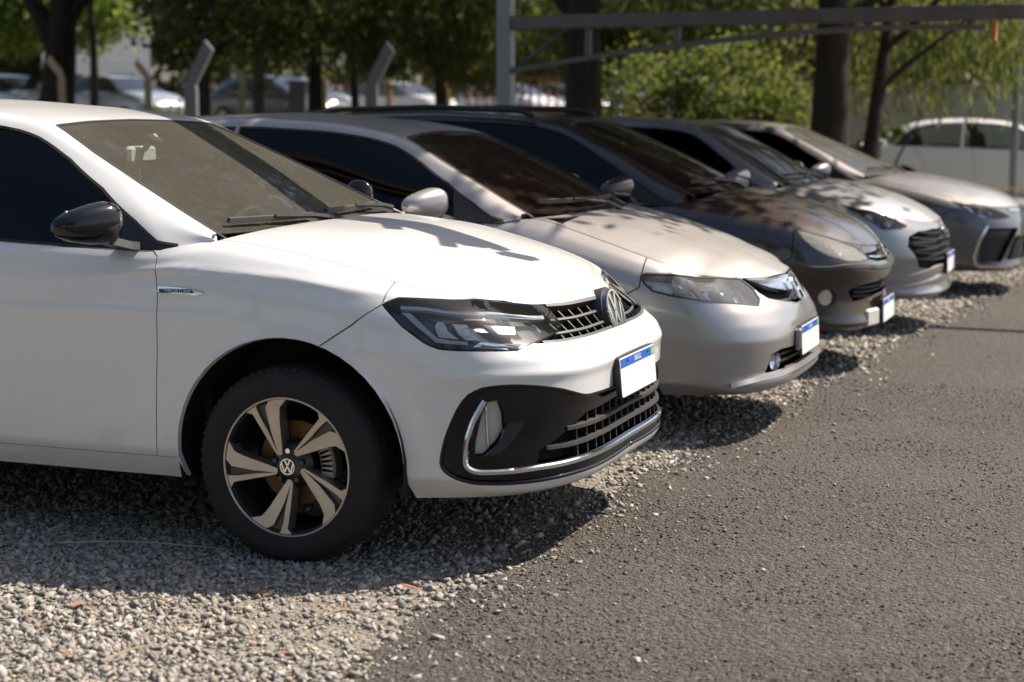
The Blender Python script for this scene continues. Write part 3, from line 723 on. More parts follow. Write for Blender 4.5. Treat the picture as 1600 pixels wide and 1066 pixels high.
def simple(name, col, rough=.5, metallic=0, coat=0, spec=.5, bump=None, vary=0.0, vscale=8):
    t = NT(name); v = t.coord()
    c = col
    if vary:
        c = t.mix(t.noise(v, vscale, 5, .6), tuple(k*(1-vary) for k in col), tuple(min(1, k*(1+vary)) for k in col))
    t.set(Base_Color=c, Roughness=rough, Metallic=metallic, Coat_Weight=coat, Specular_IOR_Level=spec)
    if bump: t.bump(t.noise(v, bump[0], 4, .6), bump[1], bump[2] if len(bump) > 2 else .01)
    return t.m

M = {}
M['white_paint'] = paint('white_car_paint', (.73, .73, .725), 0, .32, (.56, .52, .46), .30)
M['silver_paint'] = paint('silver_car_paint', (.36, .355, .355), .70, .62, (.30, .222, .190), .30)
M['black_paint'] = paint('black_car_paint', (.016, .008, .008), 0, .36, (.19, .125, .10), .22)
M['silver_paint_b'] = paint('pale_silver_car_paint', (.32, .32, .33), .7, .50, (.27, .185, .16), .3)
M['grey_paint'] = paint('dark_grey_car_paint', (.10, .10, .115), .6, .55, (.36, .31, .27), .3)
M['white_paint_b'] = paint('old_white_car_paint', (.72, .71, .69), 0, .35, (.55, .5, .44), .35)
M['windscreen'] = glass('dusty_windscreen_glass', (.76, .80, .75), .30, (.30, .28, .235), .0, 1.5, True)
M['side_glass'] = glass('tinted_side_glass', (.035, .04, .040), .0, ior=1.42)
M['dark_screen'] = glass('reflection_toned_windscreen_glass', (.12, .095, .085), .22, (.15, .085, .07), ior=1.6)  # red-brown dust colour stands in for a reddish reflection in the glass
M['clear_screen'] = glass('clear_windscreen_glass', (.45, .48, .46), .30, (.36, .33, .29))
M['lamp_glass'] = glass('headlamp_cover', (.95, .96, .97), .035, (.5, .48, .44))
M['cloudy_lamp'] = glass('cloudy_headlamp_cover', (.95, .95, .93), .40, (.88, .85, .76))
M['bright_lamp'] = glass('hazy_headlamp_cover', (.94, .95, .96), .14, (.80, .79, .76))
M['gloss_black'] = simple('gloss_black_plastic', (.006, .006, .007), .10, spec=.5, bump=None)
M['black_plastic'] = simple('matt_black_plastic', (.022, .022, .023), .5, bump=(900, .15, .002))
M['grey_plastic'] = simple('dusty_grey_plastic', (.050, .048, .046), .55, vary=.35, vscale=30)
M['rubber'] = simple('rubber_seal', (.012, .012, .012), .65)
M['tyre'] = simple('tyre_rubber', (.013, .0125, .012), .8, bump=(160, .25, .003), vary=.3, vscale=20)
M['chrome'] = simple('chrome', (.78, .79, .80), .09, 1.0)
M['satin'] = simple('machined_alloy', (.44, .40, .36), .36, .8, vary=.25, vscale=14)
M['dark_alloy'] = simple('black_wheel_paint', (.014, .014, .015), .35, coat=.3)
M['disc_rust'] = simple('rusty_brake_disc', (.16, .085, .03), .6, .5, vary=.4, vscale=30)
M['caliper'] = simple('brake_caliper', (.30, .29, .28), .5, .5)
M['liner'] = simple('black_underbody', (.008, .008, .008), .9)
M['cabin'] = simple('cabin_trim', (.025, .024, .023), .8, bump=(300, .2, .002))
M['seat'] = simple('seat_fabric', (.035, .034, .033), .9, bump=(500, .3, .002))
M['headliner'] = simple('pale_headliner', (.30, .29, .27), .9)
M['mirror_case'] = simple('pale_mirror_case', (.62, .66, .62), .5)
M['lamp_bowl'] = simple('lamp_reflector', (.75, .76, .78), .12, 1.0)
M['lamp_dark'] = simple('lamp_bezel', (.085, .088, .095), .3, coat=.4)
M['drl'] = simple('light_guide', (.74, .80, .88), .3, 0, coat=.8)
M['plate_white'] = simple('plate_white', (.80, .80, .79), .4, vary=.03)
M['plate_blue'] = simple('plate_blue', (.012, .10, .48), .4)
M['plate_text'] = simple('plate_print', (.75, .78, .82), .5)
M['plate_flag'] = simple('plate_flag', (.25, .42, .12), .5)
M['teal'] = simple('teal_charm', (.15, .60, .58), .4)
M['orange'] = simple('orange_lens', (.6, .16, .02), .3, coat=.5)
M['satin_lamp'] = simple('satin_reflector', (.88, .88, .86), .35, 0, coat=.5)
M['blade'] = simple('sky_toned_black_gloss', (.010, .016, .035), .22, coat=.6)  # black plastic; the blue of the reflected sky is put into its base colour
M['fog_bowl'] = simple('fog_reflector', (.60, .60, .59), .28, .4)
M['concrete_pale'] = simple('worn_pale_paint', (.55, .54, .50), .7, vary=.2, vscale=30)

# ---------------------------------------------------------------- building one car
def text_mesh(name, cu, parent):
    t = bpy.data.objects.new(name, cu); COL.objects.link(t)
    me = bpy.data.meshes.new_from_object(t.evaluated_get(bpy.context.evaluated_depsgraph_get()))
    mt = cu.materials[0]; bpy.data.objects.remove(t); me.name = name
    if not me.materials: me.materials.append(mt)
    return link(bpy.data.objects.new(name, me), parent)

TYRE_CACHE = {}
def tyre_mesh(r, rim, w):
    """tyre with grooved tread, its outer side at y=0, body towards +y (inboard)"""
    prof_ = [(rim-.012, .012), (rim+.004, .0), (rim+.012, -.003), (rim+(r-rim)*.35, -.012), (rim+(r-rim)*.62, -.011), (r-.022, -.002), (r-.010, .010), (r-.003, .024), (r, .036)]
    g = w/5
    for k in range(1, 5):
        y = k*g
        prof_ += [(r, y-.005), (r-.008, y-.004), (r-.008, y+.004), (r, y+.005)]
    prof_ += [(r, w-.036), (r-.003, w-.024), (r-.012, w-.008), (rim+(r-rim)*.5, w+.010), (rim, w), (rim-.012, w-.012)]
    return prof_

def wheel(parent, x, side, C, hero=False):
    """side -1 = right"""
    r, rim = C['tyre_r'], C['rim_r']; w = .205
    yo = C['track']+.10; zc = C['hub']
    t = MB(); t.lathe(tyre_mesh(r, rim, w), 72 if hero else 40)
    if hero:   # shoulder blocks
        for k in range(64):
            a = 2*math.pi*k/64
            R = Matrix.Rotation(-a, 4, 'Y')
            t.box(R @ Vector((r-.013, .022, 0)), (.018, .022, .016), R.to_3x3())
            t.box(R @ Vector((r-.013, w-.022, 0)), (.018, .022, .016), R.to_3x3())
    root = t.build('wheel', M['tyre'], parent, auto=.6)
    root.location = (x, side*yo, zc)
    root.rotation_euler = (0, 0, math.pi if side > 0 else 0)
    if side > 0: root.rotation_euler = (0, 0, math.pi)
    b = MB()
    b.lathe([(rim+.004, .004), (rim, .0), (rim-.006, .002), (rim-.008, .012), (rim-.018, .03), (rim-.022, .15), (rim-.03, .17)], 72 if hero else 36)
    b.build('rim', M['dark_alloy'], root, auto=.5)
    if hero:
        lip = MB(); lip.lathe([(rim+.0035, .0025), (rim+.001, -.0015), (rim-.0035, -.0015), (rim-.006, .003)], 96); lip.build('rim_edge', M['satin'], root, auto=.5)
        d = MB(); d.lathe([(.0, .085), (.135, .085), (.138, .092), (.138, .105), (.0, .105)], 64); d.build('brake_disc', M['disc_rust'], root, auto=.5)
        cp = MB()
        for k in range(7):
            a = math.radians(-8+k*7); cp.box((.125*math.cos(a), .075, .125*math.sin(a)), (.05, .06, .035), Matrix.Rotation(-a, 3, 'Y'), .006)
        cp.build('brake_caliper', M['caliper'], root, auto=.5)
        # five pairs of twisted blades (unit rim, viewer's right = forward), turned by 72 degrees each
        wide = [(-.16, .14), (-.10, .16), (-.105, .45), (-.115, .70), (-.10, .86), (.03, 1.0), (-.12, .992), (-.255, .967), (-.325, .84), (-.265, .50)]
        thin = [(-.185, .145), (-.165, .16), (-.30, .48), (-.425, .71), (-.475, .84), (-.435, .90), (-.55, .835), (-.655, .755), (-.535, .735), (-.40, .50)]
        web = [(-.17, .16), (-.265, .50), (-.325, .84), (-.255, .967), (-.435, .90), (-.475, .84), (-.425, .71), (-.30, .48)]
        for k in range(5):
            a0 = math.radians(-72*k); ca, sa = math.cos(a0), math.sin(a0)
            for poly, tgt, off, th in ((wide, 's', .0, .05), (thin, 's', .0, .05), (web, 'd', .012, .04)):
                n = len(poly); V = []
                for dep in (0, 1):
                    for ux, uz in poly:
                        rr = math.hypot(ux, uz); dish = .020*(1-min(1, rr)**1.6)+.003
                        V.append(((ux*ca-uz*sa)*rim*.992, dish+off+(th if dep else 0), (ux*sa+uz*ca)*rim*.992))
                Fc = [tuple(range(n)), tuple(range(n, 2*n))]+[(i, (i+1) % n, n+(i+1) % n, n+i) for i in range(n)]
                MB().add(V, Fc).build('spoke' if tgt == 's' else 'spoke_web', M['satin'] if tgt == 's' else M['dark_alloy'], root)
        hb = MB(); hb.lathe([(0, .016), (.033, .016), (.060, .030), (.075, .05), (.08, .09), (0, .09)], 40); hb.build('hub', M['dark_alloy'], root, auto=.5)
        for k in range(5):
            a = math.radians(90+72*k); n_ = MB()
            n_.lathe([(0, .014), (.008, .014), (.0095, .018), (.0095, .04)], 12, c=(.050*math.cos(a), 0, .050*math.sin(a))); n_.build('wheel_bolt', M['chrome'] if k == 0 else M['dark_alloy'], root, auto=.5)
        emblem(root, Matrix.Translation((0, .0125, 0)) @ Matrix.Rotation(math.pi/2, 4, 'X'), .026, ring=.12, tiny=True)
    else:
        s = MB()
        for k in range(7):
            a = 2*math.pi*k/7; R = Matrix.Rotation(-a, 4, 'Y')
            s.box(R @ Vector((rim*.52, .022, 0)), (rim*.92, .03, .05), R.to_3x3(), .006)
        s.lathe([(0, .008), (.05, .008), (.06, .03)], 20); s.build('spokes', M['satin'], root, auto=.5)
        d = MB(); d.lathe([(0, .09), (rim-.03, .09), (rim-.03, .10), (0, .10)], 24); d.build('brake_disc', M['disc_rust'], root)
    return root

def emblem(parent, Mx, R, ring=.09, tiny=False):
    """round badge: ring with a V over a W; Mx maps local xy (x right, y up, z out) to the car"""
    base = MB(); n = 48
    base.prism([(R*.99*math.cos(2*math.pi*k/n), R*.99*math.sin(2*math.pi*k/n)) for k in range(n)], -R*.25, 0, Mx)
    root = base.build('emblem', M['gloss_black'] if tiny else M['lamp_dark'], parent, auto=.5)
    b = MB(); w = R*ring
    V = []; F = []
    for k in range(n):
        a = 2*math.pi*k/n
        for rr, h in ((R, 0), (R, w*.8), (R-w, w*.8), (R-w, 0)): V.append(Mx @ Vector((rr*math.cos(a), rr*math.sin(a), h)))
    for k in range(n):
        j = (k+1) % n
        for q in range(4): F.append((k*4+q, k*4+(q+1) % 4, j*4+(q+1) % 4, j*4+q))
    b.add(V, F); b.build('emblem_ring', M['chrome'], root, auto=.5)
    s = MB(); hw = R*.085
    def stroke(p, q):
        d = Vector((q[0]-p[0], q[1]-p[1])); L = d.length; d /= L; m = Vector((-d[1], d[0]))*hw
        poly = [(p[0]*R+m[0], p[1]*R+m[1]), (p[0]*R-m[0], p[1]*R-m[1]), (q[0]*R-m[0], q[1]*R-m[1]), (q[0]*R+m[0], q[1]*R+m[1])]
        s.prism(poly, 0, w*.6, Mx)
    for sx in (1, -1):
        stroke((sx*.36, .85), (sx*.02, .10))             # V
        stroke((sx*.80, .42), (sx*.40, -.78)); stroke((sx*.40, -.78), (sx*.05, .0))   # W
    s.build('emblem_letters', M['chrome'], root)
    return root

def mirror_pod(parent, C, side, mat):
    x0, y0, z0 = C['mirror']; k = C.get('mirror_k', 1.0)
    V = []; F = []; m = 20; n = 11
    for i in range(n):
        t = i/(n-1)
        h = (.070*(1-.55*t**2.2))*math.sqrt(max(0, 1-(abs(2*t-1))**6*.98)) if i not in (0, n-1) else .02
        d = (.062*(1-.35*t**2))*math.sqrt(max(0, 1-(abs(2*t-1))**8*.98)) if i not in (0, n-1) else .02
        cx = x0-.070*t**1.6; cy = y0+.02+.20*t; cz = z0+.004-.012*t
        for j in range(m):
            a = 2*math.pi*j/m; ca, sa = math.cos(a), math.sin(a)
            e = .75
            V.append((cx+k*d*math.copysign(abs(ca)**e, ca), side*cy, cz+k*h*math.copysign(abs(sa)**e, sa)))
    for i in range(n-1):
        for j in range(m): F.append((i*m+j, i*m+(j+1) % m, (i+1)*m+(j+1) % m, (i+1)*m+j))
    F.append(tuple(range(m))); F.append(tuple((n-1)*m+j for j in range(m)))
    b = MB().add(V, F); o = b.build('side_mirror', mat, parent, auto=1.2)
    f = MB(); f.sweep([(x0+.02, side*(y0-.09), z0-.085), (x0+.012, side*(y0-.02), z0-.075), (x0-.01, side*(y0+.05), z0-.055)], [(0, 0, 1)]*3, [(-.045, -.012), (.045, -.012), (.035, .014), (-.035, .014)])
    f.build('mirror_foot', M['black_plastic'], o)
    g = MB(); g.box((x0-.062*k, side*(y0+.105), z0), (.006, .15*k, .09*k), None, .002); g.build('mirror_glass', M['chrome'], o)
    return o

def plate(parent, cx, cz, tilt, text=True, w=.40, h=.13):
    """number plate on the nose; tilt = forward lean of the foot"""
    a = math.atan2(tilt, h)
    Mx = Matrix.Translation((cx, 0, cz)) @ Matrix.Rotation(-a, 4, 'Y') @ Matrix(((0, 0, 1, 0), (1, 0, 0, 0), (0, 1, 0, 0), (0, 0, 0, 1)))
    def rect(x0, y0, x1, y1): return [(x0, y0), (x1, y0), (x1, y1), (x0, y1)]
    fr = MB().prism(rounded(rect(-w/2-.006, -h/2-.006, w/2+.006, h/2+.006), .06, 2), -.018, -.002, Mx).build('number_plate', M['black_plastic'], parent)
    MB().prism(rounded(rect(-w/2, -h/2, w/2, h/2), .03, 1), -.002, .001, Mx).build('plate_face', M['plate_white'], fr)
    MB().prism(rect(-w/2+.004, h/2-.034, w/2-.004, h/2-.004), .001, .0016, Mx).build('plate_band', M['plate_blue'], fr)
    MB().prism(rect(w/2-.042, h/2-.031, w/2-.010, h/2-.008), .0016, .0022, Mx).build('plate_flag', M['plate_flag'], fr)
    if text:
        cu = bpy.data.curves.new('plate_print', 'FONT'); cu.body = 'BRASIL'; cu.size = .026; cu.align_x = 'CENTER'; cu.align_y = 'CENTER'; cu.extrude = .0002
        cu.materials.append(M['plate_text'])
        o = text_mesh('plate_print', cu, fr); o.matrix_local = Mx @ Matrix.Translation((0, h/2-.019, .0022))
        for sx in (-.12, .12):
            MB().prism([(sx+.005*math.cos(k), h/2-.014+.005*math.sin(k)) for k in np.linspace(0, 6.28, 9)[:-1]], .0016, .004, Mx).build('plate_screw', M['black_plastic'], fr)
    return fr

def wiper(parent, pts, arm):
    b = MB(); b.sweep(pts, [(.4, 0, .9)]*len(pts), [(-.008, 0), (.008, 0), (.004, .018), (-.004, .018)])
    o = b.build('wiper', M['grey_plastic'], parent)
    a = MB(); a.tube(arm, [.012, .010, .006, .005][:len(arm)], 6); a.build('wiper_arm', M['black_plastic'], o)
    return o

def ext(F, key): return [tuple(p) for p in F[key]]

def build_car(name, C, F, mats, pose, du=.030, dv=.024, hero=False):
    root = empty(name, (pose[0], pose[1], pose[2]), pose[3])
    body = mats['paint']
    S = lower_shell(C); G = greenhouse(C); V = S.V; H = Hood(C, S)
    ar = C['arch']; hz = C.get('arch_z', C['hub']+.02)
    def arch_poly(ax):
        p = [(ax-ar, .05), (ax-ar, hz-.03)]+[(ax-ar*math.cos(a), hz+ar*math.sin(a)) for a in np.linspace(0, math.pi, 25)]+[(ax+ar, hz-.03), (ax+ar, .05)]
        return side_inv(S, p)
    up = lambda poly, lim=.72: [(u, V+.02) if v > lim and u < C.get('snap_u', 9) else (u, v) for u, v in poly]
    feats = [('hole', arch_poly(0)), ('hole', arch_poly(-C['wb']))]
    order = ['fog', 'lowgrille', 'headlight', 'grille', 'insert', 'intake', 'lip', 'side_vent']
    for k in order:
        if 'S.'+k in F:
            poly = ext(F, 'S.'+k)
            if k in ('headlight', 'grille'): poly = up(poly, C.get('snap', .715))
            if k in ('grille', 'lowgrille', 'insert', 'intake', 'lip'):      # close the outline square on the middle of the nose
                ms = C.get('mid_snap', .03); n_ = len(poly); q = []
                for i_, (u, v) in enumerate(poly):
                    if u > ms: q.append((u, v))
                    elif poly[i_-1][0] > ms:
                        j_ = i_
                        while poly[j_ % n_][0] <= ms: j_ += 1
                        q += [(-.01, poly[i_-1][1]), (-.01, poly[j_ % n_][1])]
                poly = q
            feats.append((k, poly))
    seam = side_inv(S, C['bumper_seam'])
    su, sv = seam[0]; eu, ev = seam[-1]
    feats.append(('bumper', [(-.01, -.01), (-.01, V+.01), (su-.02, V+.01)]+seam+[(eu+.10, ev-.09), (eu+.10, -.01)]))
    ds = side_inv(S, C['door_seam']); b_ = side_inv(S, C['b_seam']); r_ = side_inv(S, C['r_seam'])
    rk = side_inv(S, [(C['door_seam'][-1][0]+.25, C['rocker']), (C['r_seam'][-1][0]-.4, C['rocker'])])
    feats.append(('rocker', [(rk[0][0]-.1, -.01), (rk[0][0]-.1, rk[0][1]), rk[0], rk[1], (rk[1][0], -.01)]))
    feats.append(('front_door', ds+b_[::-1])); feats.append(('rear_door', b_+r_[::-1]))
    feats.append(('fender', [(0, -.01), (0, V+.01), (ds[0][0]+.01, V+.01), (ds[-1][0]+.01, -.01)]))
    rb = side_inv(S, [(-C['wb']-.3, .55)])[0][0]
    feats.append(('rear_quarter', [(ds[0][0]-.05, -.01), (ds[0][0]-.05, V+.01), (rb+.5, V+.01), (rb+.5, .42), (rb, .42), (rb, -.01)]))
    sh = Sheet(S, (0, S.U, 0, V), feats, du, dv)
    sh.part('bumper', root, body, (1, -1), 'front_bumper', rim=.03)
    sh.part('rest', root, body, (1, -1), 'rear_bumper', center=False)
    for n in ('fender', 'front_door', 'rear_door', 'rear_quarter', 'rocker'):
        for sd in (-1, 1): sh.part(n, root, body, (sd,), n, rim=.02, gap=.002 if hero else .0032)
    # hood and boot lid
    def sheet_top(Hd, nm):
        x, y = Hd.outline(70)
        right = list(zip(x, -y))[::-1]; left = list(zip(x, y))
        poly = left+[p for p in right if abs(p[1]) > 1e-4]
        if nm == 'hood': poly = poly+Hd.rear_edge()[::-1]
        else: poly = left[::-1]+right[::-1]
        class _S: pass
        ss = Sheet.__new__(Sheet); ss.__class__ = Sheet
        lim = (min(x)-.02, max(x)+.02, -max(y)-.02, max(y)+.02)
        ss.__init__(Hd, lim, [(nm, poly)], .035, .035)
        return ss.part(nm, root, body, (1,), nm, rim=.025, gap=.0025, center=False)
    sheet_top(H, 'hood'); sheet_top(Hood(C, S, True), 'boot_lid')
    # lining that shows black through gaps and grilles
    st = 6
    Pi = (S.P-S.N*.055)[::st, ::8]; nu, nv = Pi.shape[:2]
    Vv = []; Ff = []
    for sd in (1, -1):
        k = len(Vv); Vv += list((Pi*np.array([1, sd, 1])).reshape(-1, 3))
        for i in range(nu-1):
            for j in range(nv-1):
                q = Pi[i:i+2, j:j+2].reshape(-1, 3)
                if min(np.hypot(q[:, 0], q[:, 2]-hz).min(), np.hypot(q[:, 0]+C['wb'], q[:, 2]-hz).min()) < ar+.02: continue
                Ff.append((k+i*nv+j, k+(i+1)*nv+j, k+(i+1)*nv+j+1, k+i*nv+j+1))
    lin = mesh_obj('inner_lining', Vv, Ff, M['liner'], root)
    ub = MB(); zb = .235
    ub.box((-C['wb']/2, 0, zb), (C['wb']-.8, 1.5, .03)); ub.box((C['plan'][0][0]/2-.16, 0, zb+.02), (C['plan'][0][0]-.16, 1.05, .03)); ub.box((-C['wb']-.3, 0, zb+.06), (1.3, 1.05, .03))
    ub.box((-.36, 0, .60), (.03, 1.45, .72))
    ub.build('underbody', M['liner'], root)
    for ax in (0, -C['wb']):
        for sd in (1, -1):
            w = MB(); n = 24; Vw = []; Fw = []
            for i in range(n+1):
                a = math.pi*(-.08+1.16*i/n)
                for yy in (.848, .56): Vw.append((ax-(ar+.012)*math.cos(a), sd*yy, hz+(ar+.012)*math.sin(a)))
            for i in range(n): Fw.append((2*i, 2*i+1, 2*i+3, 2*i+2))
            c = len(Vw); Vw.append((ax, sd*.56, hz)); Fw += [(c, 2*i+1, 2*i+3) for i in range(n)]
            w.add(Vw, Fw).build('wheel_arch_liner', M['liner'], root)
    # greenhouse
    gf = []
    ws = ext(F, 'G.windshield'); hd = ext(F, 'G.header')
    gf.append(('windshield', [(-.01, -.01), (-.01, ws[-1][1]+.005)]+ws[::-1]+hd[1:]+[(hd[-1][0], -.01)]))
    for k in ('sail', 'glass', 'rear_glass', 'quarter_glass'):
        if k in C['gpoly'] or 'G.'+k in F:
            gf.append((k, ext(F, 'G.'+k)+C['gpoly'].get(k+'_ext', []) if 'G.'+k in F else C['gpoly'][k]))
    gf.append(('rear_window', C['gpoly']['rear_window']))
    gf.append(('roof', [(0, -.01), (0, C['gpoly'].get('roof_v', .70)), (G.U, C['gpoly'].get('roof_v', .70)), (G.U, -.01)]))
    sg = Sheet(G, (.045, G.U, 0, G.V), gf, du*1.3, dv*1.3); sg.mid = 'v'
    sg.part('windshield', root, mats['screen'], (1, -1), 'windshield', off=-.003, rim=.004, gap=.003)
    sg.part('rear_window', root, M['side_glass'], (1, -1), 'rear_window', off=-.003, rim=.004, gap=.003)
    sg.part('roof', root, mats.get('roof', body), (1, -1), 'roof', rim=.02, gap=.0)
    for sd in (-1, 1):
        sg.part('rest', root, body, (sd,), 'pillar_frame', rim=.02, gap=0.0)
        sg.part('glass', root, mats['side'], (sd,), 'front_side_window', off=-.004, rim=.004, gap=.002)
        sg.part('rear_glass', root, mats['side'], (sd,), 'rear_side_window', off=-.004, rim=.004, gap=.002)
        sg.part('quarter_glass', root, mats['side'], (sd,), 'quarter_window', off=-.004, rim=.004, gap=.002)
        sg.part('sail', root, M['black_plastic'], (sd,), 'mirror_sail_panel', off=-.001, rim=.004, gap=.001)
    # seals round the glass
    for nm, poly in gf:
        if nm in ('glass', 'rear_glass', 'quarter_glass', 'windshield'):
            q = np.array(densify(poly, .03)); q[:, 1] = np.clip(q[:, 1], 0, G.V); q[:, 0] = np.clip(q[:, 0], 0, G.U)
            if nm == 'windshield':
                w = np.array(densify([(0.0, ws[-1][1])]+ws[::-1]+hd[1:]+[(hd[-1][0], 0)], .03, False)); P, N = line3(G, w, 60)
                P2 = np.concatenate([P, (P*np.array([1, -1, 1]))[::-1][1:]]); N2 = np.concatenate([N, (N*np.array([1, -1, 1]))[::-1][1:]])
                MB().sweep(P2, N2, [(-.007, -.006), (.007, -.006), (.006, .0012), (-.006, .0012)]).build('windshield_seal', M['rubber'], root)
                continue
            P = G.at(q[:, 0], q[:, 1]); N = G.nrm(q[:, 0], q[:, 1])
            P = np.concatenate([P, P[:2]]); N = np.concatenate([N, N[:2]])
            for sd in (-1, 1):
                k = np.array([1, sd, 1]); MB().sweep(P*k, N*k, [(-.006, -.006), (.006, -.006), (.005, .002), (-.005, .002)]).build('window_seal', M['rubber'], root)
    # headliner under the roof
    k0 = int(G.P.shape[0]*hd[-1][0]/G.U)+6; k1 = int(G.P.shape[0]*.74); j1 = int(G.P.shape[1]*.5)
    Pi = (G.P-G.N*.045)[k0:k1:10, :j1:8]; nu, nv = Pi.shape[:2]; Vv = []; Ff = []
    for sd in (1, -1):
        k = len(Vv); Vv += list((Pi*np.array([1, sd, 1])).reshape(-1, 3))
        Ff += [(k+i*nv+j, k+(i+1)*nv+j, k+(i+1)*nv+j+1, k+i*nv+j+1) for i in range(nu-1) for j in range(nv-1)]
    mesh_obj('headliner', Vv, Ff, M['headliner'], root, True)
    interior(root, C, F, hero)
    # cowl panel under the wipers
    cw = MB(); n = 15; Vv = []; 
    for i in range(n):
        t = -1+2*i/(n-1); y = t*.66; xx = C['cowl_x']+.02
        xb = float(G.at(np.array([.03]), np.array([abs(t)*.62*.6/.6]))[0][0])
        zz = float(H.z(np.array([max(xx+.01, H.ex[0]+.004)]), np.array([y]))[0])
        Vv += [(xx+.06, y, zz-.045), (xb-.02, y, min(zz-.030, 1.0)), (xb-.10, y, zz-.03)]
    Ff = [(3*i+k, 3*i+k+1, 3*i+k+4, 3*i+k+3) for i in range(n-1) for k in (0, 1)]
    cw.add(Vv, Ff).build('cowl_panel', M['black_plastic'], root)
    for ax in (0, -C['wb']):
        for sd in (-1, 1): wheel(root, ax, sd, C, hero and ax == 0 and sd == -1)
    for sd in (-1, 1): mirror_pod(root, C, sd, mats.get('mirror', body))
    # lamps
    if 'S.headlight' in F:
        for sd in (-1, 1):
            hs = sh.part('headlight', root, mats.get('lamp_house', M['lamp_dark']), (sd,), 'headlight', off=-.055, rim=-.053, gap=.003, center=False)
            cov = sh.part('headlight', hs, mats['lamp'], (sd,), 'lamp_cover', off=-.001, rim=.004, gap=.002, center=False)
            hs['_sd'] = sd
            if not hero:
                q = np.array(densify([(u, min(v, S.V-.004)) for u, v in F['S.headlight']], .02)); P = S.at(q[:, 0], q[:, 1]); N = S.nrm(q[:, 0], q[:, 1]); P = np.concatenate([P, P[:2]]); N = np.concatenate([N, N[:2]])
                MB().sweep(P*[1, sd, 1], N*[1, sd, 1], [(-.005, -.006), (.005, -.006), (.004, .002), (-.004, .002)]).build('lamp_seal', M['rubber'], hs)
            lamp_inside(hs, S, F, C, sd, mats, hero)
            del hs['_sd']
    return root, S, G, H, sh, sg

def lamp_inside(hs, S, F, C, sd, mats, hero):
    poly = np.array(F['S.headlight']); k = np.array([1, sd, 1])
    lo = poly.min(0); hi = poly.max(0)
    def pt(a, b, o):
        u = lo[0]+(hi[0]-lo[0])*a; v = lo[1]+(min(hi[1], S.V)-lo[1])*b
        P = S.at(np.array([u]), np.array([v]))[0]; N = S.nrm(np.array([u]), np.array([v]))[0]
        return (P+N*o)*k, N*k
    if hero: return
    for a, b, r in C.get('lamp_bowls', [(.35, .5, .055), (.68, .55, .05)]):
        P, N = pt(a, b, -.045)
        q = Vector(N).to_track_quat('Z', 'Y').to_matrix().to_4x4(); Mx = Matrix.Translation(P) @ q
        m = MB(); V = []; F_ = []; n = 20; rings = [(1, .03), (.9, .008), (.7, -.008), (.35, -.018), (.0, -.02)]
        for rr, h in rings:
            for i in range(n): V.append(Mx @ Vector((r*rr*math.cos(2*math.pi*i/n), r*rr*math.sin(2*math.pi*i/n), h)))
        for j in range(len(rings)-1):
            for i in range(n): F_.append((j*n+i, j*n+(i+1) % n, (j+1)*n+(i+1) % n, (j+1)*n+i))
        mm = m.add(V, F_).build('reflector', M['satin_lamp'] if 'lamp_house' in mats else M['lamp_bowl'], hs, smooth=True)
        l = MB(); l.lathe([(0, .024), (.3*r, .02), (.42*r, .006), (.42*r, -.01)], 20)
        o = l.build('lamp_lens', M['chrome'], hs, auto=.6)
        o.matrix_local = Mx @ Matrix.Rotation(math.pi/2, 4, 'X')

def interior(root, C, F, hero):
    x0 = C.get('dash_x', -.62); zt = C.get('dash_z', .93)
    b = MB(); n = 13; Vv = []
    prof_ = [(x0+.42, zt+.05), (x0+.15, zt+.045), (x0-.05, zt+.02), (x0-.10, zt-.08), (x0-.02, zt-.30)]
    for i in range(n):
        y = -.66+1.32*i/(n-1); bmp = .03*math.exp(-((y-.36)/.16)**2)
        for (x, z) in prof_: Vv.append((x, y, z+(bmp if x < x0+.2 else 0)))
    m = len(prof_); Ff = [(i*m+k, i*m+k+1, (i+1)*m+k+1, (i+1)*m+k) for i in range(n-1) for k in range(m-1)]
    b.add(Vv, Ff).build('dashboard', M['cabin'], root, smooth=True)
    sw = MB(); c = Vector((x0-.25, .36, zt-.05)); R = Matrix.Rotation(math.radians(-65), 3, 'Y')
    sw.tube([c+R @ Vector((.18*math.cos(a), .18*math.sin(a), 0)) for a in np.linspace(0, 2*math.pi, 25)], .014, 6, False)
    sw.box(c, (.06, .12, .02), R, .005); sw.box(c, (.03, .34, .015), R, .004); sw.build('steering_wheel', M['cabin'], root, auto=.6)
    for y in (-.36, .36):
        s = MB(); s.box((x0-.75, y, zt-.38), (.5, .50, .16), Matrix.Rotation(.12, 3, 'Y'), .05); s.box((x0-1.05, y, zt-.02), (.16, .50, .66), Matrix.Rotation(-.30, 3, 'Y'), .06)
        s.box((x0-1.20, y, zt+.37), (.10, .27, .17), Matrix.Rotation(-.2, 3, 'Y'), .04); s.tube([(x0-1.16, y-.06, zt+.2), (x0-1.19, y-.06, zt+.32)], .008, 6); s.tube([(x0-1.16, y+.06, zt+.2), (x0-1.19, y+.06, zt+.32)], .008, 6)
        s.build('front_seat', M['seat'], root, auto=.5)
    s = MB(); s.box((x0-1.75, 0, zt-.36), (.5, 1.25, .18), None, .05); s.box((x0-2.05, 0, zt-.02), (.16, 1.25, .58), Matrix.Rotation(-.35, 3, 'Y'), .06); s.build('rear_seat', M['seat'], root, auto=.5)

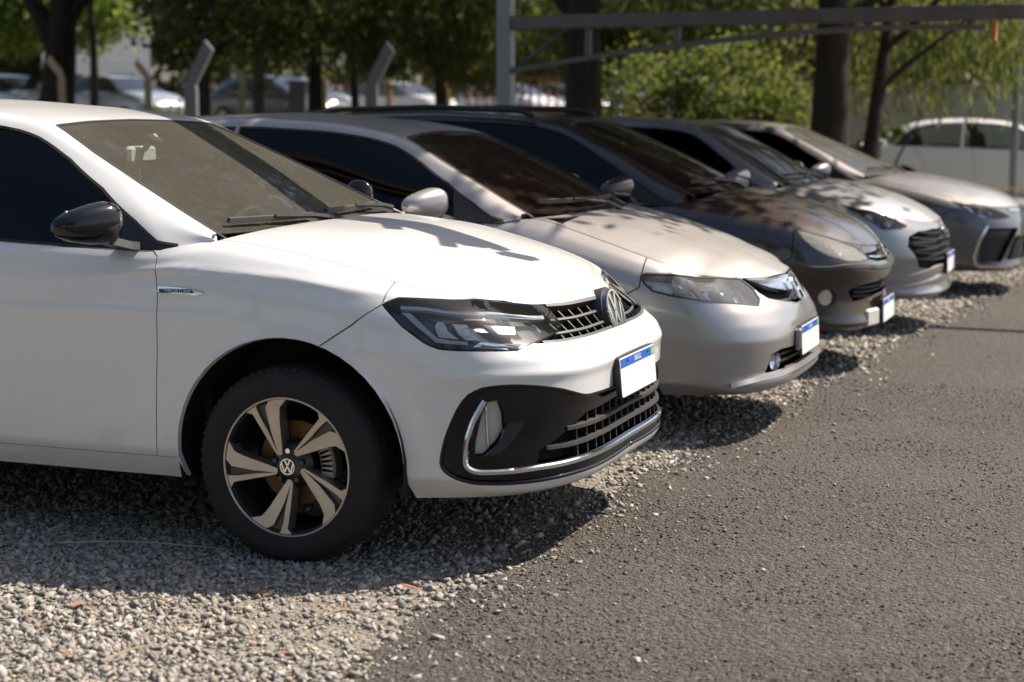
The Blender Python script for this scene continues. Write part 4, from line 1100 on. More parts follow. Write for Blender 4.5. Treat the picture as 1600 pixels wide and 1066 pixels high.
def patch(S, uv, off, thick, name, mat, parent, sd, smooth=True):
    """small raised or sunk plate that follows the body sheet"""
    q = np.array(densify(uv, .012)); P = S.at(q[:, 0], q[:, 1]); N = S.nrm(q[:, 0], q[:, 1]); k = np.array([1, sd, 1])
    A = (P+N*off)*k; B = (P+N*(off-thick))*k; n = len(q)
    from mathutils.geometry import tessellate_polygon
    tr = tessellate_polygon([[Vector((u, v, 0)) for u, v in q]])
    F = [tuple(t) for t in tr]+[(i, (i+1) % n, n+(i+1) % n, n+i) for i in range(n)]
    return MB().add(list(A)+list(B), F).build(name, mat, parent)

def hero_details(root, S, G, H, sh, F):
    bp = [o for o in root.children if o.name.startswith('front_bumper')][0]
    ins = sh.part('insert', root, M['gloss_black'], (1, -1), 'bumper_insert', off=-.010, rim=.02, gap=.001)
    sh.part('lowgrille', ins, M['liner'], (1, -1), 'lower_grille_back', off=-.055, rim=-.045, gap=.0)
    gr = sh.part('grille', root, M['liner'], (1, -1), 'upper_grille', off=-.05, rim=-.045, gap=.002)
    for sd in (-1, 1):
        fg = sh.part('fog', ins, M['fog_bowl'], (sd,), 'fog_lamp', off=-.026, rim=-.018, gap=.0)
        f = np.array(F['S.fog']); lo = f.min(0); hi = f.max(0)
        for a in ():
            vv = lo[1]+(hi[1]-lo[1])*a; us = np.linspace(lo[0]+.008, hi[0]-.008, 8)
            k = inpoly(us, np.full(8, vv), [tuple(p) for p in f]); us = us[k]
            if len(us) < 2: continue
            P = S.at(us, np.full(len(us), vv)); N = S.nrm(us, np.full(len(us), vv))
            MB().sweep((P-N*.035)*[1, sd, 1], N*[1, sd, 1], [(-.003, -.01), (.003, -.01), (.003, .012), (-.003, .012)]).build('fog_fin', M['black_plastic'], fg)
        P, N = line3(S, [((lo[0]+hi[0])/2, lo[1]+.015), ((lo[0]+hi[0])/2+.012, hi[1]-.012)], 8)
        MB().sweep((P-N*.022)*[1, sd, 1], N*[1, sd, 1], [(-.004, -.004), (-.002, .006), (.002, .006), (.004, -.004)]).build('fog_fin', M['chrome'], fg, smooth=True)
        patch(S, F['S.blade'], .004, .02, 'air_blade', M['blade'], ins, sd)
        # headlamp furniture
        hs = [o for o in root.children if o.name.startswith('headlight') and (sum(v.co.y for v in o.data.vertices)*sd > 0)][0]
        for key, mt, of in (('drl_side', 'drl', -.022), ('drl_top', 'drl', -.018), ('lamp_trim', 'chrome', -.020), ('reflector_a', 'satin_lamp', -.034), ('reflector_b', 'satin_lamp', -.034), ('reflector_c', 'satin_lamp', -.030)):
            patch(S, F['S.'+key], of, .012, {'d': 'daytime_strip', 'l': 'lamp_trim', 'r': 'reflector'}[key[0]], M[mt], hs, sd)
        for key in ('reflector_a', 'reflector_b', 'reflector_c'):
            f = np.array(F['S.'+key]); c = f.mean(0); P = S.at(c[:1], c[1:])[0]; N = S.nrm(c[:1], c[1:])[0]
            k = np.array([1, sd, 1]); Mx = Matrix.Translation((P-N*.036)*k) @ Vector(N*k).to_track_quat('Z', 'Y').to_matrix().to_4x4() @ Matrix.Rotation(math.pi/2, 4, 'X')
            l = MB(); l.lathe([(0, -.016), (.008, -.014), (.014, -.006), (.016, .004)], 20); o = l.build('lamp_lens', M['chrome'], hs, auto=.6); o.matrix_local = Mx
        # fender badge with its lettering
        b = patch(S, F['S.fender_badge'], .003, .004, 'fender_badge', M['chrome'], root, sd)
        f = np.array(F['S.fender_badge']); c = f.mean(0)
        inner = [tuple(c+(p-c)*np.array([.93, .62])) for p in f[[0, 1, 3, 4]]]
        patch(S, inner, .0045, .002, 'badge_field', M['gloss_black'], b, sd)
        cu = bpy.data.curves.new('badge_print', 'FONT'); cu.body = 'COMFORTLINE'; cu.size = .0175; cu.align_x = 'CENTER'; cu.align_y = 'CENTER'; cu.extrude = .0002; cu.materials.append(M['plate_text'])
        o = text_mesh('badge_print', cu, b)
        q = np.array([c+[.022, .0]])
        P = S.at(q[:, 0], q[:, 1])[0]; N = S.nrm(q[:, 0], q[:, 1])[0]
        o.matrix_local = Matrix.Translation((P[0], sd*(P[1]+.0052), P[2]+.001)) @ Matrix.Rotation(math.pi if sd > 0 else 0, 4, 'Z') @ Matrix.Rotation(math.pi/2, 4, 'X')
    # bright strip that runs from one fog lamp to the other
    ch = [p for p in F['SL.chrome'] if p[0] > .04]; ch.append((0.0, ch[-1][1]))
    P, N = line3(S, ch, 80, True)
    MB().sweep(P, N, [(-.010, -.012), (.010, -.012), (.010, .000), (.005, .006), (-.005, .006), (-.010, .000)]).build('chrome_strip', M['chrome'], ins, smooth=False, auto=.6)
    # rolled edge of the black insert
    pe = np.array([p for p in rounded([tuple(p) for p in F['S.insert']], .25, 1) if p[0] > .05]); k0 = int(np.argmax(np.hypot(*(np.roll(pe, -1, 0)-pe).T))); pe = np.roll(pe, -k0-1, 0)
    for sd in (-1, 1):
        pe2 = [(0.0, float(pe[0][1]))]+pe.tolist()+[(0.0, float(pe[-1][1]))]
        P, N = line3(S, pe2, 110); MB().tube([tuple(q) for q in (P-N*.006)*[1, sd, 1]], .0075, 8).build('insert_edge', M['gloss_black'], ins, smooth=True)
    # lower grille bars
    for key in ('slat_a', 'slat_b'):
        uv = [p for p in F['SL.'+key] if p[0] > .02]; uv.append((0, uv[-1][1]))
        P, N = line3(S, uv, 40, True, -.004)
        MB().sweep(P, N, [(-.007, -.04), (.007, -.04), (.006, .002), (-.006, .002)]).build('grille_slat', M['grey_plastic'], ins)
    poly = [tuple(p) for p in F['S.lowgrille']]
    us = np.arange(.035, .52, .07)
    for i, u in enumerate(us):
        vs = np.linspace(.05, .45, 120); k = inpoly(np.full(120, u), vs, [(p[0] if p[0] > .02 else -.2, p[1]) for p in poly]); 
        if k.sum() < 4: continue
        v0, v1 = vs[k].min(), vs[k].max()
        for sd in (-1, 1):
            P, N = line3(S, [(u, v0-.01), (u, v1+.01)], 8, False, -.018)
            MB().sweep(P*[1, sd, 1], N*[1, sd, 1], [(-.0035, -.03), (.0035, -.03), (.0035, .004), (-.0035, .004)]).build('grille_upright', M['black_plastic'], ins)
    # upper grille
    gp = np.array(F['S.grille']); bot = sorted([(u, v) for u, v in F['S.grille'][2:8]]); 
    ub = np.linspace(0, .60, 40); vb = np.interp(ub, [p[0] for p in bot], [p[1] for p in bot])
    tipu, tipv = F['S.grille'][1]
    for fr, hw, of in ((.97, .010, .0), (.60, .006, -.012), (.28, .006, -.012), (.03, .008, -.004)):
        ue = .36 if fr > .8 else (.40 if fr > .5 else (.47 if fr > .2 else .58))
        uu = np.linspace(0, ue, 24); vv = np.interp(uu, ub, vb); vv = vv+(S.V-vv)*fr
        P, N = line3(S, list(zip(uu, vv)), 40, True, of)
        MB().sweep(P, N, [(-hw, -.03), (hw, -.03), (hw*.7, .003), (-hw*.7, .003)]).build('grille_slat', M['grey_plastic'], gr)
    for u in (.115, .175, .235, .295, .355, .415):
        v0 = float(np.interp(u, ub, vb)); v1 = S.V*(.97 if u < .37 else .90)
        for sd in (-1, 1):
            P, N = line3(S, [(u, v0), (u, v1)], 8, False, -.02)
            MB().sweep(P*[1, sd, 1], N*[1, sd, 1], [(-.003, -.025), (.003, -.025), (.003, .006), (-.003, .006)]).build('grille_upright', M['black_plastic'], gr)
    # badge pod and round badge
    A = Vector((.783, 0, .820)); B = Vector((.828, 0, .664)); up = (A-B).normalized(); nrm = Vector((-up.z*-1, 0, -up.x)).normalized()
    nrm = Vector((up.z, 0, -up.x)); rt = up.cross(nrm)
    c = (A+B)/2
    Mx = Matrix(((rt.x, up.x, nrm.x, c.x), (rt.y, up.y, nrm.y, c.y), (rt.z, up.z, nrm.z, c.z), (0, 0, 0, 1)))
    pod = MB(); pod.prism([(.088*math.cos(a)*1.02, .092*math.sin(a)) for a in np.linspace(0, 2*math.pi, 33)[:-1]], -.075, -.010, Mx); po = pod.build('badge_pod', M['grey_plastic'], gr, auto=.5)
    emblem(root, Mx @ Matrix.Translation((0, 0, .004)), .080)
    plate(root, .894, .547, .012)
    # wipers lie at the foot of the screen
    def wp(u, v, sd, o): 
        P = G.at(np.array([u]), np.array([v]))[0]; N = G.nrm(np.array([u]), np.array([v]))[0]; return tuple((P+N*o)*[1, sd, 1])
    wiper(root, [wp(.085+.02*(v-.12), v, -1, .012) for v in np.linspace(.66, .12, 10)], [wp(.05, .02, -1, .02), wp(.06, .16, -1, .032), wp(.085, .40, -1, .030)])
    wiper(root, [wp(.10, v, 1, .012) for v in np.linspace(.02, .56, 10)], [wp(.05, .66, 1, .02), wp(.06, .55, 1, .032), wp(.10, .30, 1, .030)])
    # rear-view mirror and the charm that hangs from it
    P = G.at(np.array([.88]), np.array([.0]))[0]
    rm = MB(); rm.box((P[0]-.09, 0, P[2]-.085), (.030, .235, .066), Matrix.Rotation(math.radians(8), 3, 'Z'), .012); rm.tube([(P[0]-.02, 0, P[2]-.012), (P[0]-.075, 0, P[2]-.07)], .011, 8)
    r = rm.build('rear_view_mirror', M['mirror_case'], root, auto=.5)
    sn = MB(); sn.box((P[0]-.03, 0, P[2]-.03), (.06, .07, .03), Matrix.Rotation(math.radians(24), 3, 'Y'), .008); sn.build('sensor_cover', M['cabin'], r)
    ch = MB(); ch.tube([(P[0]-.09, -.01, P[2]-.11), (P[0]-.088, -.01, P[2]-.27)], .0028, 5); chain = ch.build('charm_cord', M['orange'], r)
    an = MB(); an.lathe([(0, 0), (.006, 0), (.006, .004), (0, .004)], 8)
    an = MB(); c0 = (P[0]-.088, -.01, P[2]-.30)
    an.box(c0, (.010, .010, .075), None, .002)
    an.tube([(c0[0], c0[1]+.030*math.cos(a), c0[2]-.006+.034*math.sin(a)) for a in np.linspace(math.pi, 2*math.pi, 9)], .007, 6); an.box((c0[0], c0[1], c0[2]+.016), (.006, .03, .006)); an.build('charm', M['teal'], r)
    # roof aerial at the rear
    ae = MB(); ae.tube([(-2.35, 0, 1.455), (-2.62, 0, 1.62)], [.006, .003], 6); ae.build('roof_aerial', M['rubber'], root)

def bar(S, uv, sec, name, mat, parent, both=False, off=0.0, sides=(1, -1), n=40):
    if both:
        P, N = line3(S, uv, n, True, off); return MB().sweep(P, N, sec).build(name, mat, parent, auto=.6)
    for sd in sides:
        P, N = line3(S, uv, n, False, off); MB().sweep(P*[1, sd, 1], N*[1, sd, 1], sec).build(name, mat, parent, auto=.6)

def to_mid(uv):
    q = [tuple(p) for p in uv if p[0] > .02]; q.append((0.0, q[-1][1])); return q

def gbox(uv):
    a = np.array(uv); return a[:, 0].max(), a[:, 1].min(), min(a[:, 1].max(), .75)

def screen_wipers(root, G, pts=((.66, .10), (.04, .50))):
    def wp(u, v, o):
        P = G.at(np.array([u]), np.array([abs(v)]))[0]; N = G.nrm(np.array([u]), np.array([abs(v)]))[0]; k = [1, 1 if v > 0 else -1, 1]; return tuple((P+N*o)*k)
    wiper(root, [wp(.14, v, .012) for v in np.linspace(-.62, -.06, 9)], [wp(.02, -.02, .02), wp(.06, -.12, .04), wp(.13, -.36, .034)])
    wiper(root, [wp(.14, v, .012) for v in np.linspace(-.04, .5, 9)], [wp(.02, .60, .02), wp(.06, .50, .04), wp(.13, .24, .034)])

def make_silver(F, pose):
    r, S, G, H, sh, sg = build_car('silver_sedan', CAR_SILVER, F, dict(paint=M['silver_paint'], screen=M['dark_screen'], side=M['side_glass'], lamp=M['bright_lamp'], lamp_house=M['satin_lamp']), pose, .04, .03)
    g = sh.part('grille', r, M['liner'], (1, -1), 'upper_grille', off=-.04, rim=-.036, gap=.002)
    um, v0, v1 = gbox(F['S.grille']); v1 = S.V
    for sd in (-1, 1): patch(S, [(um*.93, S.V*.985), (um*.6, v0+(v1-v0)*.62), (um*.3, v0+(v1-v0)*.46), (.0, v0+(v1-v0)*.42), (.0, S.V*.985)], .004, .03, 'grille_bar', M['chrome'], g, sd)
    bar(S, [(um*.6, v0+(v1-v0)*.22), (0, v0+(v1-v0)*.15)], [(-.005, -.02), (.005, -.02), (.005, .0), (-.005, .0)], 'grille_slat', M['black_plastic'], g, True, -.01)
    P = S.at(np.array([0.]), np.array([v0+(v1-v0)*.38]))[0]; N = S.nrm(np.array([0.]), np.array([v0+(v1-v0)*.38]))[0]
    Mx = Matrix.Translation(P+N*.012) @ Matrix(((0, 0, 1, 0), (1, 0, 0, 0), (0, 1, 0, 0), (0, 0, 0, 1))); Mx = Matrix.Translation(P+N*.012) @ Matrix.Rotation(-math.asin(float(N[2])), 4, 'Y') @ Matrix(((0, 0, 1, 0), (1, 0, 0, 0), (0, 1, 0, 0), (0, 0, 0, 1)))
    e = MB()
    e.prism([(-.050, .046), (-.034, .046), (-.024, -.046), (-.040, -.046)], 0, .010, Mx); e.prism([(.034, .046), (.050, .046), (.040, -.046), (.024, -.046)], 0, .010, Mx); e.prism([(-.031, .008), (.031, .008), (.030, -.010), (-.030, -.010)], .001, .009, Mx)
    e.build('emblem', M['chrome'], g)
    fr = [(-.058, .058), (.058, .058), (.050, -.056), (-.050, -.056)]; e2 = MB(); e2.tube([tuple(Mx @ Vector((a, b, .004))) for a, b in rounded(fr, .15, 2)+[rounded(fr, .15, 2)[0]]], .005, 6); e2.build('emblem_frame', M['chrome'], g)
    i = sh.part('intake', r, M['liner'], (1, -1), 'lower_intake', off=-.06, rim=-.055, gap=.001)
    um, v0, v1 = gbox(F['S.intake'])
    for k in (.35, .65): bar(S, [(um*.8, v0+(v1-v0)*k), (0, v0+(v1-v0)*k)], [(-.004, -.02), (.004, -.02), (.004, .0), (-.004, .0)], 'intake_slat', M['black_plastic'], i, True, -.02)
    for sd in (-1, 1):
        P = S.at(np.array([um*.86]), np.array([v0+(v1-v0)*.45]))[0]; N = S.nrm(np.array([um*.86]), np.array([v0+(v1-v0)*.45]))[0]; k = np.array([1, sd, 1])
        l = MB(); l.lathe([(0, -.012), (.02, -.010), (.034, .0), (.040, -.008), (.044, .02)], 24); o = l.build('fog_lamp', M['lamp_bowl'], i, auto=.6)
        o.matrix_local = Matrix.Translation((P-N*.02)*k) @ Vector(N*k).to_track_quat('Z', 'Y').to_matrix().to_4x4() @ Matrix.Rotation(math.pi/2, 4, 'X')
        hs = [q for q in r.children if q.name.startswith('headlight') and sum(v.co.y for v in q.data.vertices)*sd > 0][0]
        patch(S, F['S.lamp_divider'], -.012, .02, 'lamp_trim', M['silver_paint'], hs, sd)
    bar(S, to_mid(F['SL.lipline']), [(-.012, -.02), (.012, -.02), (.016, .016), (-.006, .022)], 'chin_lip', M['silver_paint'], r, True)
    p = plate(r, .897, .419, .006)
    bk = MB(); bk.box((.886, -.23, .43), (.03, .03, .10), None, .008); bk.build('plate_bracket', M['silver_paint'], p)
    screen_wipers(r, G)
    return r

def make_black(F, pose):
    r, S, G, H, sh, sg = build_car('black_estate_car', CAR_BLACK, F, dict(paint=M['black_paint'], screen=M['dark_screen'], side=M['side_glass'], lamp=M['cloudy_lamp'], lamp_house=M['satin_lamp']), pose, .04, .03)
    g = sh.part('grille', r, M['liner'], (1, -1), 'upper_grille', off=-.03, rim=-.026, gap=.002)
    um, v0, v1 = gbox(F['S.grille'])
    bar(S, [(um*.9, v0+(v1-v0)*.35), (0, v0+(v1-v0)*.35)], [(-.006, -.02), (.006, -.02), (.005, .004), (-.005, .004)], 'grille_slat', M['chrome'], g, True)
    P = S.at(np.array([0.]), np.array([v0+(v1-v0)*.7]))[0]; N = S.nrm(np.array([0.]), np.array([v0+(v1-v0)*.7]))[0]
    e = MB(); Mx = Matrix.Translation(P+N*.01) @ Matrix.Rotation(-math.asin(float(N[2])), 4, 'Y') @ Matrix(((0, 0, 1, 0), (1, 0, 0, 0), (0, 1, 0, 0), (0, 0, 0, 1)))
    # small rampant animal reduced to its strokes
    for poly in ([(-.010, -.045), (.004, -.045), (.012, .02), (-.006, .02)], [(-.012, .015), (.016, .015), (.030, .040), (.010, .050), (-.014, .036)], [(.006, .006), (.036, -.002), (.036, .006), (.010, .018)], [(.002, -.020), (.030, -.032), (.032, -.024), (.006, -.008)], [(-.012, -.03), (-.034, .012), (-.028, .016), (-.008, -.014)]):
        e.prism(poly, 0, .008, Mx)
    e.build('emblem', M['chrome'], g)
    i = sh.part('intake', r, M['liner'], (1, -1), 'lower_intake', off=-.06, rim=-.055, gap=.001)
    um, v0, v1 = gbox(F['S.intake'])
    for k in (.2, .4, .6, .8): bar(S, [(um*.85, v0+(v1-v0)*k), (0, v0+(v1-v0)*k)], [(-.004, -.02), (.004, -.02), (.004, .0), (-.004, .0)], 'intake_slat', M['black_plastic'], i, True, -.02)
    bar(S, to_mid(F['SL.strip']), [(-.016, -.01), (.016, -.01), (.010, .010), (-.010, .010)], 'bumper_strip', M['grey_plastic'], r, True)
    for sd in (-1, 1):
        f = sh.part('fog', r, M['lamp_bowl'], (sd,), 'fog_lamp', off=-.03, rim=-.028, gap=.001)
        sh.part('fog', f, M['lamp_glass'], (sd,), 'lamp_cover', off=-.004, rim=.003, gap=.002)
        rl = MB(); rl.tube([(x, sd*(.575), z) for x, z in ((-1.15, 1.455), (-1.25, 1.482), (-1.8, 1.502), (-2.4, 1.488), (-2.65, 1.455))], .016, 8); rl.build('roof_rail', M['black_plastic'], r, smooth=True)
    plate(r, .845, .345, .004)
    b = MB(); b.box((.795, -.31, .32), (.03, .17, .10), Matrix.Rotation(-.25, 3, 'Z'), .012); b.build('bumper_patch', M['concrete_pale'], r)
    screen_wipers(r, G)
    return r

def make_hatch(F, pose):
    r, S, G, H, sh, sg = build_car('silver_hatchback', CAR_HATCH, F, dict(paint=M['silver_paint_b'], screen=M['clear_screen'], side=M['side_glass'], lamp=M['lamp_glass']), pose, .045, .035)
    g = sh.part('grille', r, M['liner'], (1, -1), 'upper_grille', off=-.04, rim=-.036, gap=.002)
    um, v0, v1 = gbox(F['S.grille'])
    for k in (.90, .72, .54, .36, .2): bar(S, [(um*.92, v0+(v1-v0)*k), (0, v0+(v1-v0)*k)], [(-.004, -.02), (.004, -.02), (.003, .002), (-.003, .002)], 'grille_slat', M['black_plastic'], g, True, -.004)
    P = S.at(np.array([0.]), np.array([v0+(v1-v0)*.86]))[0]; N = S.nrm(np.array([0.]), np.array([v0+(v1-v0)*.86]))[0]
    Mx = Matrix.Translation(P+N*.015) @ Matrix.Rotation(-math.asin(float(N[2])), 4, 'Y') @ Matrix(((0, 0, 1, 0), (1, 0, 0, 0), (0, 1, 0, 0), (0, 0, 0, 1)))
    e = MB(); e.tube([tuple(Mx @ Vector((.075*math.cos(a), .042*math.sin(a), .004))) for a in np.linspace(0, 2*math.pi, 25)], .007, 6, False); e.prism([(-.05, -.012), (.05, -.012), (.05, .012), (-.05, .012)], 0, .008, Mx); e.build('emblem', M['chrome'], g)
    plate(r, .862, .47, .004)
    bar(S, to_mid(F['SL.skid']), [(-.024, -.01), (.024, -.01), (.020, .008), (-.020, .008)], 'skid_strip', M['silver_paint_b'], r, True)
    bar(S, to_mid(F['SL.skid2']), [(-.014, -.01), (.014, -.01), (.010, .018), (-.010, .018)], 'chin_lip', M['silver_paint_b'], r, True)
    screen_wipers(r, G)
    return r

def make_saloon(F, pose):
    r, S, G, H, sh, sg = build_car('grey_sedan', CAR_SALOON, F, dict(paint=M['grey_paint'], screen=M['clear_screen'], side=M['side_glass'], lamp=M['lamp_glass']), pose, .045, .035)
    g = sh.part('grille', r, M['liner'], (1, -1), 'lower_grille', off=-.05, rim=-.046, gap=.002)
    um, v0, v1 = gbox(F['S.grille'])
    for k in np.linspace(.1, .92, 9): bar(S, [(um*(.98-.25*k), v0+(v1-v0)*k), (0, v0+(v1-v0)*k)], [(-.006, -.02), (.006, -.02), (.005, .002), (-.005, .002)], 'grille_slat', M['grey_plastic'], g, True, -.008)
    for sd in (-1, 1): sh.part('fog', r, M['black_plastic'], (sd,), 'bumper_vent', off=-.04, rim=-.036, gap=.001)
    bar(S, F['SL.bracket'], [(-.014, -.01), (.014, -.01), (.010, .010), (-.010, .010)], 'vent_trim', M['chrome'], r)
    for sd in (-1, 1):
        hs = [q for q in r.children if q.name.startswith('headlight') and sum(v.co.y for v in q.data.vertices)*sd > 0][0]
        P, N = line3(S, F['SL.drl'], 30, False, -.012); MB().sweep(P*[1, sd, 1], N*[1, sd, 1], [(-.008, -.006), (.008, -.006), (.008, .006), (-.008, .006)]).build('daytime_strip', M['chrome'], hs)
    um, v1 = .55, S.V*.97
    bar(S, [(.50, v1-.03), (0, v1-.045)], [(-.012, -.01), (.012, -.01), (.008, .008), (-.008, .008)], 'nose_trim', M['chrome'], r, True)
    plate(r, 1.062, .45, .004)
    screen_wipers(r, G)
    return r

# ---------------------------------------------------------------- the place: ground, asphalt, gravel
RNG = np.random.default_rng(7)
FENCE_A = np.array([-17.18, 22.02]); FENCE_D = np.array([2.64, 16.24])/16.45
def drop(y):
    return -.012*np.clip(np.asarray(y, float), 0, 11)
def ground_z(x, y):
    """the plot behind the fence lies about a metre higher"""
    x = np.asarray(x, float); y = np.asarray(y, float)
    t = (x-FENCE_A[0])*FENCE_D[1]-(y-FENCE_A[1])*FENCE_D[0]      # metres in front of the fence line
    return drop(y)+1.05*sstep(3.6, .6, t)*sstep(8, 14, y)
EDGE_Y = [-40, -2, -.8, .85, 1.75, 3.15, 5.85, 10.9, 20, 60]; EDGE_X = [.70, .64, .60, .66, .70, .78, .93, 1.35, 2.6, 8.0]
def edge_x(y): return np.interp(y, EDGE_Y, EDGE_X)

def ground_material():
    t = NT('gravel_bed'); v = t.coord()
    n1 = t.noise(v, 1.2, 6, .6); n2 = t.noise(v, 55, 4, .7); vo = t.n('ShaderNodeTexVoronoi'); vo.inputs['Scale'].default_value = 62; t.l(v, vo.inputs['Vector'])
    base = t.mix(t.ramp(n1, [(.35, .0), (.7, 1.0)]), (.19, .160, .128), (.26, .225, .182))
    sc_ = t.n('ShaderNodeSeparateColor'); t.l(vo.outputs['Color'], sc_.inputs[0])
    cell = t.mix(t.ramp(sc_.outputs[0], [(.1, 0.0), (.9, .6)]), base, (.40, .37, .32))
    col = t.mix(t.ramp(n2, [(.3, 0.0), (.75, 1.0)]), t.mix(.5, cell, (.10, .09, .08)), cell)
    t.set(Base_Color=col, Roughness=.95, Specular_IOR_Level=.2)
    h = t.math('ADD', t.math('MULTIPLY', vo.outputs['Distance'], -1.0), t.math('MULTIPLY', n2, .6)); t.bump(h, .9, .012)
    return t.m
def asphalt_material():
    t = NT('worn_asphalt'); v = t.coord()
    big = t.noise(v, .55, 6, .6, .4); mid = t.noise(v, 7, 5, .65); fine = t.noise(v, 95, 4, .75)
    vo = t.n('ShaderNodeTexVoronoi'); vo.inputs['Scale'].default_value = 105; t.l(v, vo.inputs['Vector'])
    v2 = t.n('ShaderNodeTexVoronoi'); v2.inputs['Scale'].default_value = 48; t.l(v, v2.inputs['Vector'])
    base = t.mix(t.ramp(big, [(.30, 0.0), (.72, 1.0)]), (.076, .066, .058), (.150, .131, .114))
    base = t.mix(t.ramp(mid, [(.35, 0.0), (.8, .45)]), base, (.172, .148, .126))
    sepc = t.n('ShaderNodeSeparateColor'); t.l(vo.outputs['Color'], sepc.inputs[0])
    chips = t.ramp(sepc.outputs[0], [(.80, 0.0), (.97, .75)])
    base = t.mix(chips, base, (.24, .21, .18))
    base = t.mix(t.ramp(fine, [(.30, .75), (.55, 0.0)]), base, (.030, .027, .025))
    sep3 = t.n('ShaderNodeSeparateColor'); t.l(v2.outputs['Color'], sep3.inputs[0])
    base = t.mix(t.ramp(sep3.outputs[0], [(.0, .45), (.45, 0.0)]), base, (.060, .048, .040))
    base = t.mix(t.ramp(sep3.outputs[1], [(.72, 0.0), (1.0, .5)]), base, (.19, .165, .142))
    t.set(Base_Color=base, Roughness=t.ramp(mid, [(.2, .70), (.8, .92)]), Specular_IOR_Level=.35)
    sep2 = t.n('ShaderNodeSeparateColor'); t.l(v2.outputs['Color'], sep2.inputs[0])
    h = t.math('ADD', t.math('MULTIPLY', vo.outputs['Distance'], -.7), t.math('ADD', t.math('MULTIPLY', fine, 1.0), t.math('MULTIPLY', v2.outputs['Distance'], -1.1)))
    t.bump(h, 1.0, .018)
    return t.m
def stone_material():
    t = NT('crushed_stone'); v = t.coord()
    g = t.n('ShaderNodeNewGeometry'); r = g.outputs['Random Per Island']
    c = t.n('ShaderNodeValToRGB'); e = c.color_ramp.elements
    stops = [(0, (.13, .125, .125)), (.2, (.21, .20, .19)), (.45, (.31, .29, .262)), (.68, (.40, .365, .315)), (.80, (.31, .23, .17)), (.90, (.19, .18, .178)), (1, (.50, .47, .42))]
    while len(e) < len(stops): e.new(.5)
    for k, (p, q) in enumerate(stops): e[k].position = p; e[k].color = q+(1,)
    t.l(r, c.inputs[0])
    n = t.noise(v, 160, 4, .65)
    t.set(Base_Color=t.mix(t.ramp(n, [(.3, .0), (.7, .35)]), c.outputs[0], (.46, .42, .36)), Roughness=.9, Specular_IOR_Level=.25)
    t.bump(n, .5, .004)
    return t.m

def grit_material():
    t = NT('asphalt_grit'); g = t.n('ShaderNodeNewGeometry')
    t.set(Base_Color=t.ramp(g.outputs['Random Per Island'], [(0, (.040, .034, .030)), (.5, (.100, .085, .074)), (.9, (.15, .13, .112)), (1, (.25, .22, .19))]), Roughness=.85, Specular_IOR_Level=.3)
    return t.m
def build_ground():
    ys = [-400, -60, -30, -12, -6, -3, 0, 1, 2, 4, 6, 8, 9, 10, 11, 12, 13, 14]+list(range(16, 62, 2))+[80, 400]
    xs = [-400, -60]+list(np.arange(-24, -3, .6))+[-3, -2, 0, 2, 8, 30, 400]
    V = [(x, y, float(ground_z(x, y))) for y in ys for x in xs]; n = len(xs)
    F = [(j*n+i, j*n+i+1, (j+1)*n+i+1, (j+1)*n+i) for j in range(len(ys)-1) for i in range(n-1)]
    g = mesh_obj('ground', V, F, ground_material()); tag(g, kind='structure')
    # asphalt sheet with a ragged edge
    ye = np.concatenate([np.arange(-40, -4, 1.0), np.arange(-4, 12, .035), np.arange(12, 60, .8)])
    xe = edge_x(ye)+.05*np.array([mnoise.noise((0, y*1.7, 3)) for y in ye])+.035*np.array([mnoise.noise((5, y*9, 1)) for y in ye])+.012*RNG.standard_normal(len(ye))
    cols = [0, .25, 1.0, 4, 12, 60]; V = []; m = len(cols)
    for x, y in zip(xe, ye):
        for k, q in enumerate(cols): V.append((x+q, y, float(drop(y))+(.0045 if k else .003)))
    F = [(j*m+i, j*m+i+1, (j+1)*m+i+1, (j+1)*m+i) for j in range(len(ye)-1) for i in range(m-1)]
    a = mesh_obj('asphalt_lane', V, F, asphalt_material()); tag(a, kind='structure')

def icosa():
    p = (1+5**.5)/2
    v = np.array([(-1, p, 0), (1, p, 0), (-1, -p, 0), (1, -p, 0), (0, -1, p), (0, 1, p), (0, -1, -p), (0, 1, -p), (p, 0, -1), (p, 0, 1), (-p, 0, -1), (-p, 0, 1)], float)
    f = np.array([(0, 11, 5), (0, 5, 1), (0, 1, 7), (0, 7, 10), (0, 10, 11), (1, 5, 9), (5, 11, 4), (11, 10, 2), (10, 7, 6), (7, 1, 8), (3, 9, 4), (3, 4, 2), (3, 2, 6), (3, 6, 8), (3, 8, 9), (4, 9, 5), (2, 4, 11), (6, 2, 10), (8, 6, 7), (9, 8, 1)])
    return v/np.linalg.norm(v[0]), f
def rand_rot(n, rng):
    q = rng.standard_normal((n, 4)); q /= np.linalg.norm(q, axis=1, keepdims=True); w, x, y, z = q.T
    return np.stack([np.stack([1-2*(y*y+z*z), 2*(x*y-z*w), 2*(x*z+y*w)], -1), np.stack([2*(x*y+z*w), 1-2*(x*x+z*z), 2*(y*z-x*w)], -1), np.stack([2*(x*z-y*w), 2*(y*z+x*w), 1-2*(x*x+y*y)], -1)], 1)
BOX_V = np.array([(i, j, k) for i in (-1, 1) for j in (-1, 1) for k in (-1, 1)], float)
BOX_T = np.array([(0, 1, 3), (0, 3, 2), (4, 6, 7), (4, 7, 5), (0, 4, 5), (0, 5, 1), (2, 3, 7), (2, 7, 6), (0, 2, 6), (0, 6, 4), (1, 5, 7), (1, 7, 3)])
